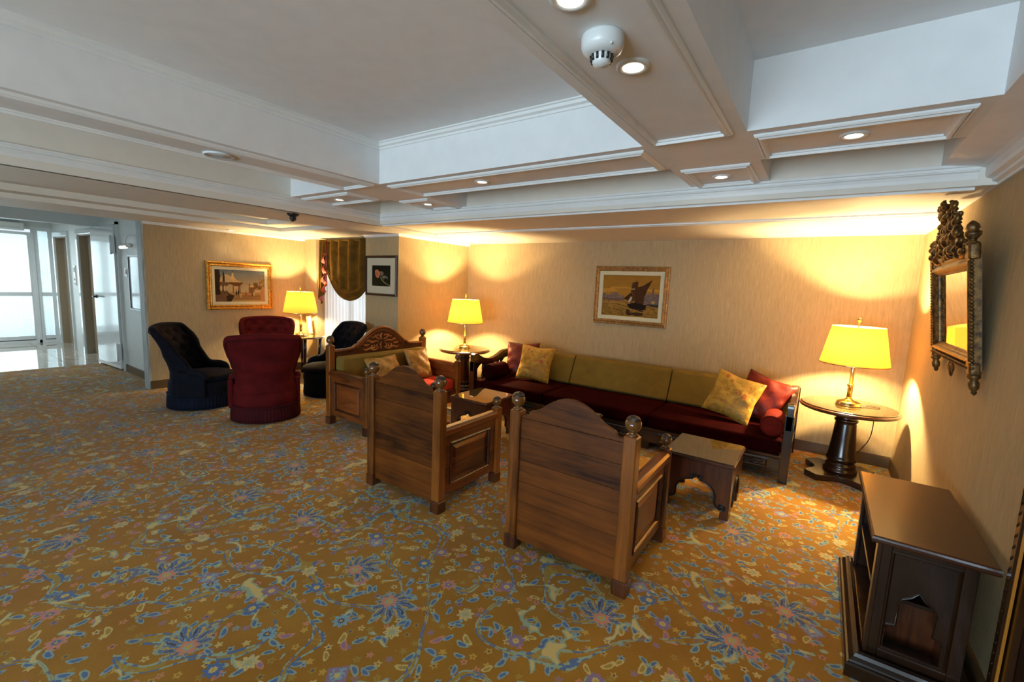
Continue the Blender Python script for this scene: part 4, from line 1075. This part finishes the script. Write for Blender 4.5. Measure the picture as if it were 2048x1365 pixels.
sh = [([(0,.0),(0,.12),(0,.24),(0,.36)],.035),([(.02,.02),(.07,.10),(.06,.20),(.10,.26)],.030),([(.05,.0),(.14,.05),(.17,.13),(.14,.18),(.19,.21)],.028),([(.12,-.01),(.22,.02),(.28,.08),(.25,.12),(.30,.15)],.026),
      ([(.22,-.01),(.32,.0),(.38,.03),(.40,.07)],.022),([(.02,.20),(.07,.27),(.04,.33),(.075,.37)],.024),([(.0,.30),(.03,.36),(.01,.41)],.022),([(.10,.10),(.14,.16),(.11,.22)],.020)]
KC = .74
for pts,w in sh:
    for q in (-1,1):
        if q < 0 and not any(a > .005 for a,b in pts): continue
        obj('crest_leaf', acanthus([(-.032,q*a,zc+b*KC) for a,b in pts], w, .8), MT['antique'], mir)
rc = random.Random(11)
for i in range(84):
    h = .30*rc.random()**1.4; hw = .42*(1-h/.36)**.9+.02
    y = rc.uniform(-hw,hw); d = rc.uniform(.012,.05); an = rc.uniform(-1.2,1.2)+(y*1.5); L = rc.uniform(.022,.048)
    dy,dz = math.sin(an)*L, math.cos(an)*L
    obj('crest_leaf', acanthus([(-d*.6,y-dy*.6,zc+h-dz*.5),(-d-.012,y,zc+h),(-d-.004,y+dy*.8,zc+h+dz*.7),(-d-.016,y+dy*.9+.008,zc+h+dz*.95)], rc.uniform(.012,.022), .8), MT['antique'], mir)
for a,b,r in ((0,.14,.035),(0,.30,.03),(.06,.06,.024),(-.06,.06,.024),(.16,.05,.022),(-.16,.05,.022),(.03,.40,.02),(-.03,.40,.02),(0,.43,.022)):
    obj('crest_flower', MB().lathe([(r,0),(r*.95,-.012),(r*.5,-.022),(.002,-.024)], (-.045,a,zc+b*KC), 20, ax='x', rib=lambda an,k: 1+.18*math.cos(6*an)), MT['antique'], mir)
for sy in (-1,1):
    y = sy*(MW/2-.035)
    ub = obj('corner_block', MB().box(-.046,0,y-.04,y+.04,MH-.04,MH+.045), MT['antique'], mir, .012)
    obj('urn', MB().lathe([(.022,MH+.035),(.028,MH+.043),(.014,MH+.055),(.015,MH+.063),(.030,MH+.083),(.031,MH+.098),(.020,MH+.108),(.026,MH+.12),(.022,MH+.136),(.010,MH+.15),(.002,MH+.155)], (-.025,y,0), 14, rib=lambda an,k: 1+.10*math.cos(5*an)), MT['antique'], mir)
    lbk = obj('corner_block', MB().box(-.046,0,y-.038,y+.038,-.02,.05), MT['antique'], mir, .012)
    obj('drop', MB().lathe([(.024,-.015),(.026,-.03),(.014,-.045),(.022,-.06),(.020,-.085),(.010,-.10),(.012,-.11),(.003,-.122)], (-.022,y,0), 14), MT['antique'], mir)
    obj('crest_swag', acanthus([(-.028,sy*.44,zc+.05),(-.028,sy*.36,zc+.035),(-.028,sy*.28,zc+.06)], .018), MT['antique'], mir)
for pts,w in (([(0,-.01),(0,-.05),(0,-.09)],.022),([(.02,-.01),(.05,-.03),(.045,-.06)],.016),([(-.02,-.01),(-.05,-.03),(-.045,-.06)],.016)):
    obj('apron_leaf', acanthus([(-.028,a,b) for a,b in pts], w), MT['antique'], mir)

# ---- dark console cabinet on the right wall
con = thing('console_cabinet', 'low dark wood cabinet with arched niche under the gilt mirror', 'cabinet', (.46,2.75,0))
def kp(name, m, mat='dark_z', bevel=0, par=None):
    m.v = [(x-.46,y-2.75,z) for x,y,z in m.v]
    return obj(name, m, MT[mat], par or con, bevel)
cy0, cy1, ct = 2.345, 3.155, .63
kp('top', MB().rframe([(.020,.0),(.004,.0),(.0,.008),(.004,.014),(.0,.018),(.002,.026),(.010,.030)], .268,.650,2.318,3.182, lambda a,b,h: (a,b,ct-.030+h)).box(.277,.641,2.327,3.173,ct-.03,ct), 'dark_y')
# near end: frame round an ogee arched, shouldered opening
fx0,fx1 = .300,.600
kp('end_frame', MB().box(fx0,fx0+.042,cy0,cy0+.025,.09,.60).box(fx1-.042,fx1,cy0,cy0+.025,.09,.60).box(fx0+.042,fx1-.042,cy0,cy0+.025,.575,.60).box(fx0+.042,fx1-.042,cy0,cy0+.025,.09,.13), 'dark_z', .003)
xc = (fx0+fx1)/2-.005
arch = [(-.088,.0),(-.088,.10),(-.086,.118),(-.058,.124),(-.058,.20),(-.060,.222),(-.048,.248),(-.022,.262),(0,.292),(.022,.262),(.048,.248),(.060,.222),(.058,.20),(.058,.124),(.086,.118),(.088,.10),(.088,.0)]
zb0 = .130
left = [(xc+a,zb0+b) for a,b in arch[:9]]; rightp = [(xc+a,zb0+b) for a,b in arch[8:]]
kp('arched_panel', MB().prism([(fx0+.040,zb0-.003)]+left+[(xc,.577),(fx0+.040,.577)], cy0+.008, cy0+.020, XZ), 'dark_z')
kp('arched_panel', MB().prism(rightp+[(fx1-.040,zb0-.003),(fx1-.040,.577),(xc,.577)], cy0+.008, cy0+.020, XZ), 'dark_z')
kp('arch_bead', MB().tube([(xc+a,cy0+.008,zb0+b) for a,b in arch[1:-1]], .004, 6), 'dark_z')
kp('panel_moulding', MB().rframe([(0,0),(0,.008),(.008,.012),(.014,.004),(.014,0)], fx0+.040,fx1-.040,.128,.577, lambda a,b,h: (a,cy0+.012-h,b)), 'dark_z')
kp('niche_back', MB().box(xc-.10,xc+.10,cy0+.14,cy0+.15,.09,.55), 'walnut_z')
for q in (-1,1): kp('niche_side', MB().box(xc+q*.10-.005,xc+q*.10+.005,cy0+.02,cy0+.15,.09,.55), 'walnut_z')
kp('niche_shelf', MB().box(xc-.095,xc+.095,cy0+.025,cy0+.14,.352,.368), 'dark_x')
kp('end_panel', MB().box(.300,.600,cy1-.025,cy1,.09,.60), 'dark_z', .003)
kp('back_panel', MB().box(.584,.597,cy0+.03,cy1-.02,.09,.60), 'dark_z')
kp('shelf', MB().box(.306,.584,cy0+.155,cy1-.025,.33,.348), 'dark_x', .002); kp('bottom_board', MB().box(.300,.598,cy0+.02,cy1-.02,.085,.10), 'dark_x')
kp('front_stile', MB().box(.294,.312,cy0-.002,cy0+.05,.09,.60), 'dark_z', .004)
kp('front_stile', MB().box(.294,.312,cy1-.05,cy1+.002,.09,.60), 'dark_z', .004); kp('top_rail', MB().box(.294,.312,cy0+.05,cy1-.05,.56,.60), 'dark_x', .003)
kp('plinth', MB().rframe([(0,0),(0,.055),(.006,.062),(.014,.064),(.016,.072),(.028,.084),(.034,.098),(.044,.102),(.05,.10),(.06,.09)], .236,.644,2.268,3.225, lambda a,b,h: (a,b,h)).box(.28,.64,2.31,3.18,.01,.09), 'dark_x')

# ---- carved wooden door panel on the right wall, next to the console
cd = thing('carved_panel', 'dark carved wooden panel with gilt line on the wall beside the console', 'carved panel', (XR-.002,1.815,0))
obj('board', MB().box(-.02,0,-.62,.47,0,2.02), MT['dark_z'], cd)
obj('border', MB().rframe([(0,0),(0,.028),(.012,.034),(.05,.034),(.058,.026),(.066,.026),(.07,.018)], -.65,.502,.0,2.05, lambda a,b,h: (-h,a,b)), MT['dark_z'], cd)
obj('gilt_line', MB().rframe([(.066,.026),(.068,.031),(.074,.031),(.078,.024)], -.65,.502,0,2.05, lambda a,b,h: (-h,a,b)), MT['goldline'], cd)
m = MB()
for i in range(46):
    z = .06+1.92*i/45; m.tube([(-.032,.486,z-.012),(-.034,.476,z),(-.032,.468,z+.010)], .004, 6)
o = obj('notched_carving', m, MT['dark_x'], cd); o['kind'] = 'stuff'
obj('raised_panel', MB().rframe([(0,.018),(.0,.030),(.012,.034),(.03,.024),(.06,.031)], -.50,.35,.25,1.85, lambda a,b,h: (-h,a,b)).box(-.030,-.018,-.44,.29,.31,1.79), MT['dark_z'], cd)

# ---- curtains in the window alcove
cur = thing('curtain', 'olive velvet swag curtain with trailing red-lined tail over the window', 'curtain', (-6.0,4.25,0))
def swag(u, v):
    x = -.60+1.17*u
    zb = .95+.0+.75*abs(2*u-1)**2.0-.0
    zbot = 1.36+.36*abs(2*u-1)**2.2
    z = 2.185+(zbot-2.185)*v
    fold = .040*math.sin(u*2*PI*5+.9*math.sin(5*u))*(1-.45*v)
    return (x, -.03+fold-.05*v*(1-v), z)
obj('swag', MB().grid(swag, 90, 30), MT['curtain'], cur)
for k in range(5):
    P = []
    for i in range(33):
        u = i/32; P.append((-.60+1.17*u, -.035-.010*math.sin(k*1.7), 1.40+.365*abs(2*u-1)**2.2-.030*k*(1-.5*abs(2*u-1)**3)))
    obj('hem_fold', MB().tube(P, [.014+.010*(1-abs(2*i/32-1)) for i in range(33)], 8), MT['curtain'], cur)
def jab(side):
    def f(u, v):
        zb = 1.16+.36*abs(u)**1.0
        z = 2.185+(zb-2.185)*v
        x = -.78+.20*u*(1-.25*v)
        return (x, -.06+.045*math.sin(u*2*PI*2.5+.4)*(.6+.5*v)+side*.004, z)
    return f
obj('tail', MB().grid(jab(0), 40, 30), MT['curtain'], cur); obj('tail_lining', MB().grid(jab(1), 40, 30), MT['curtain_lining'], cur)
def ruff(u, v):
    z = 1.98-.62*v; w = .035+.02*math.sin(v*2*PI*4)
    return (-.615+w*(u-.5)*2+.012*math.sin(v*17), -.085+.03*math.sin(v*2*PI*4+u*2), z)
obj('tail_turnback', MB().grid(ruff, 8, 40), MT['curtain_lining'], cur)
obj('heading', MB().box(-.80,.56,-.05,.02,2.165,2.2), MT['curtain'], cur, .008)
for o in cur.children:
    if o.name.startswith(('swag','tail')):
        sm = o.modifiers.new('thick','SOLIDIFY'); sm.thickness = .004
def sheer(u, v):
    x = -6.93+1.47*u
    return (x+6.2, .018*math.sin(u*2*PI*17+.8*math.sin(9*u))*(.6+.6*v), 2.16-2.10*v)
so = obj('sheer_curtain', MB().grid(sheer, 200, 6), MT['sheer']); so.location = (-6.2,4.37,0)
tag(so, 'white sheer net curtain hanging in folds behind the velvet swag', 'curtain')

# ---- ceiling fittings
def downlight(label, x, y, z, power=1.0, tilt=None):
    t = thing('downlight', label, 'light', (x,y,z))
    obj('trim_ring', MB().lathe([(.034,-.001),(.036,-.008),(.050,-.010),(.056,-.006),(.057,0)], (0,0,0), 32, closed=False), MT['brass_w'], t)
    obj('lens', MB().lathe([(.037,-.004),(.030,-.0055),(.001,-.006)], (0,0,0), 24), MT['lens'], t)
    d = bpy.data.lights.new('downlight_beam', 'SPOT'); d.energy = SPOT_W*power; d.color = SPOT_COL; d.spot_size = math.radians(125); d.spot_blend = .9; d.shadow_soft_size = .03
    o = bpy.data.objects.new('downlight_beam', d); COL.objects.link(o); o.parent = t; o.location = (0,0,-.02)
MT['brass_w'] = m_plain('pale_ring_paint', srgb(226,222,214), 0.4)
for lab,x,y in (('recessed downlight behind the smoke detector on the cross beam',-.625,1.10),('recessed downlight touching the smoke detector on the cross beam',-.612,1.528),
                ('recessed downlight in the short beam panel near the mirror wall',.03,2.63),('recessed downlight in the small square panel between sofa and cross beam',-.625,3.175),
                ('recessed downlight in the long beam panel above the armchairs',-2.16,2.638),('recessed downlight in the small panel near the ceiling camera',-3.93,2.645),('recessed downlight in the small panel over the settee',-3.255,3.158)):
    downlight(lab, x, y, ZB)
downlight('recessed downlight in the low ceiling above the domed-roof painting', -7.10, 3.02, ZL, .45)
t = thing('smoke_detector', 'white round smoke detector on the ceiling beam', 'smoke detector', (-.628,1.315,ZB))
obj('housing', MB().lathe([(.062,0),(.064,-.006),(.063,-.030),(.058,-.042),(.046,-.050),(.034,-.054)], (0,0,0), 40), MT['plastic'], t)
obj('sensor_cap', MB().lathe([(.030,-.052),(.031,-.058),(.027,-.074),(.022,-.082),(.002,-.086)], (0,0,0), 32), MT['plastic'], t)
for k in range(12):
    a = 2*PI*k/12; c,s_ = math.cos(a), math.sin(a)
    obj('vent_slot', MB().tube([(c*.0325,s_*.0325,-.055),(c*.0295,s_*.0295,-.072)], .0040, 6), MT['black'], t)
obj('indicator', MB().sphere((.045,-.036,-.043), .004, 8, 6), MT['plastic'], t)
t = thing('ceiling_camera', 'small black camera fixed under the low ceiling edge', 'camera', (-4.45,2.47,ZL))
obj('mount', MB().lathe([(.055,0),(.055,-.012),(.045,-.022),(.03,-.03)], (0,0,0), 24), MT['black'], t)
obj('body', MB().sphere((0,0,-.045), .032, 16, 12), MT['black'], t); obj('lens_barrel', MB().tube([(.0,0,-.045),(.03,-.022,-.07)], .016, 12), MT['black'], t)
t = thing('ceiling_speaker', 'flat round white speaker in the beam panel', 'speaker', (-3.288,1.343,ZB))
obj('rim', MB().lathe([(.085,0),(.09,-.006),(.08,-.012),(.07,-.008)], (0,0,0), 40, closed=False), MT['plastic'], t)
for k in range(5): obj('grille_ring', MB().lathe([(.012+.012*k,-.005),(.018+.012*k,-.009),(.022+.012*k,-.005)], (0,0,0), 32, closed=False), MT['plastic'], t)

# ---- lobby fittings
t = thing('picture_light', 'swan-neck picture light over the lobby poster', 'wall light', (-8.0,2.2,1.93))
obj('arm', MB().tube(spline([(.22,0,.06),(.18,-.06,.12),(.05,-.12,.13),(-.02,-.14,.07),(-.03,-.14,.0)], 6), .008, 8), MT['brass_w'], t)
sh = obj('shade', MB().tube([(-.22,-.14,-.02),(.16,-.14,-.01)], .030, 14), MT['brass_w'], t); obj('lamp_tube', MB().tube([(-.20,-.155,-.035),(.06,-.155,-.03)], .020, 10), MT['lamptube'], t)
obj('wall_plate', MB().lathe([(.03,0),(.03,-.012),(.01,-.016)], (.22,0,.06), 16, ax='y'), MT['brass_w'], t)
t = thing('poster', 'tall dark-framed white poster on the lobby wall behind the pilaster', 'poster', (-8.08,2.198,1.40))
obj('frame', MB().rframe([(0,0),(0,.025),(.025,.025),(.03,.012)], -.37,.37,-.40,.40, mpY), MT['darkframe'], t)
obj('sheet', MB().box(-.345,.345,-.012,-.004,-.375,.375), MT['poster'], t)
t = thing('wall_sign', 'small red and white notice on the lobby wall beside the door', 'sign', (-8.62,2.198,1.545))
obj('plate', MB().box(-.055,.055,-.008,0,-.06,.06), MT['plastic'], t); obj('red_field', MB().box(-.012,.055,-.010,-.008,-.03,.045), MT['reddot'], t)
t = thing('air_curtain', 'white air curtain unit above the glass entrance doors', 'air curtain', (-13.2,1.2,2.33))
obj('casing', MB().box(0,.16,-.62,.60,-.07,.08), MT['plastic'], t, .02, 3); obj('grille', MB().box(.161,.165,-.56,.54,-.04,.0), MT['lobbywhite'], t)

# ---- unseen fill light added on the lobby ceiling to brighten the door frames
t = thing('lobby_fill_light', 'added square fill light on the lobby ceiling, out of view', 'light', (-11.7,.35,2.47))
obj('frame', MB().rframe([(0,0),(0,.02),(.03,.02),(.03,.008)], -.32,.32,-.32,.32, lambda a,b,h: (a,b,-h)), MT['plastic'], t)
obj('fill_diffuser', MB().box(-.295,.295,-.295,.295,-.010,-.006), MT['lamptube'], t)
d = bpy.data.lights.new('lobby_fill_beam', 'AREA'); d.size = .58; d.energy = 60; d.color = (0.86,0.95,1.0)
o = bpy.data.objects.new('lobby_fill_beam', d); COL.objects.link(o); o.parent = t; o.location = (0,0,-.015)
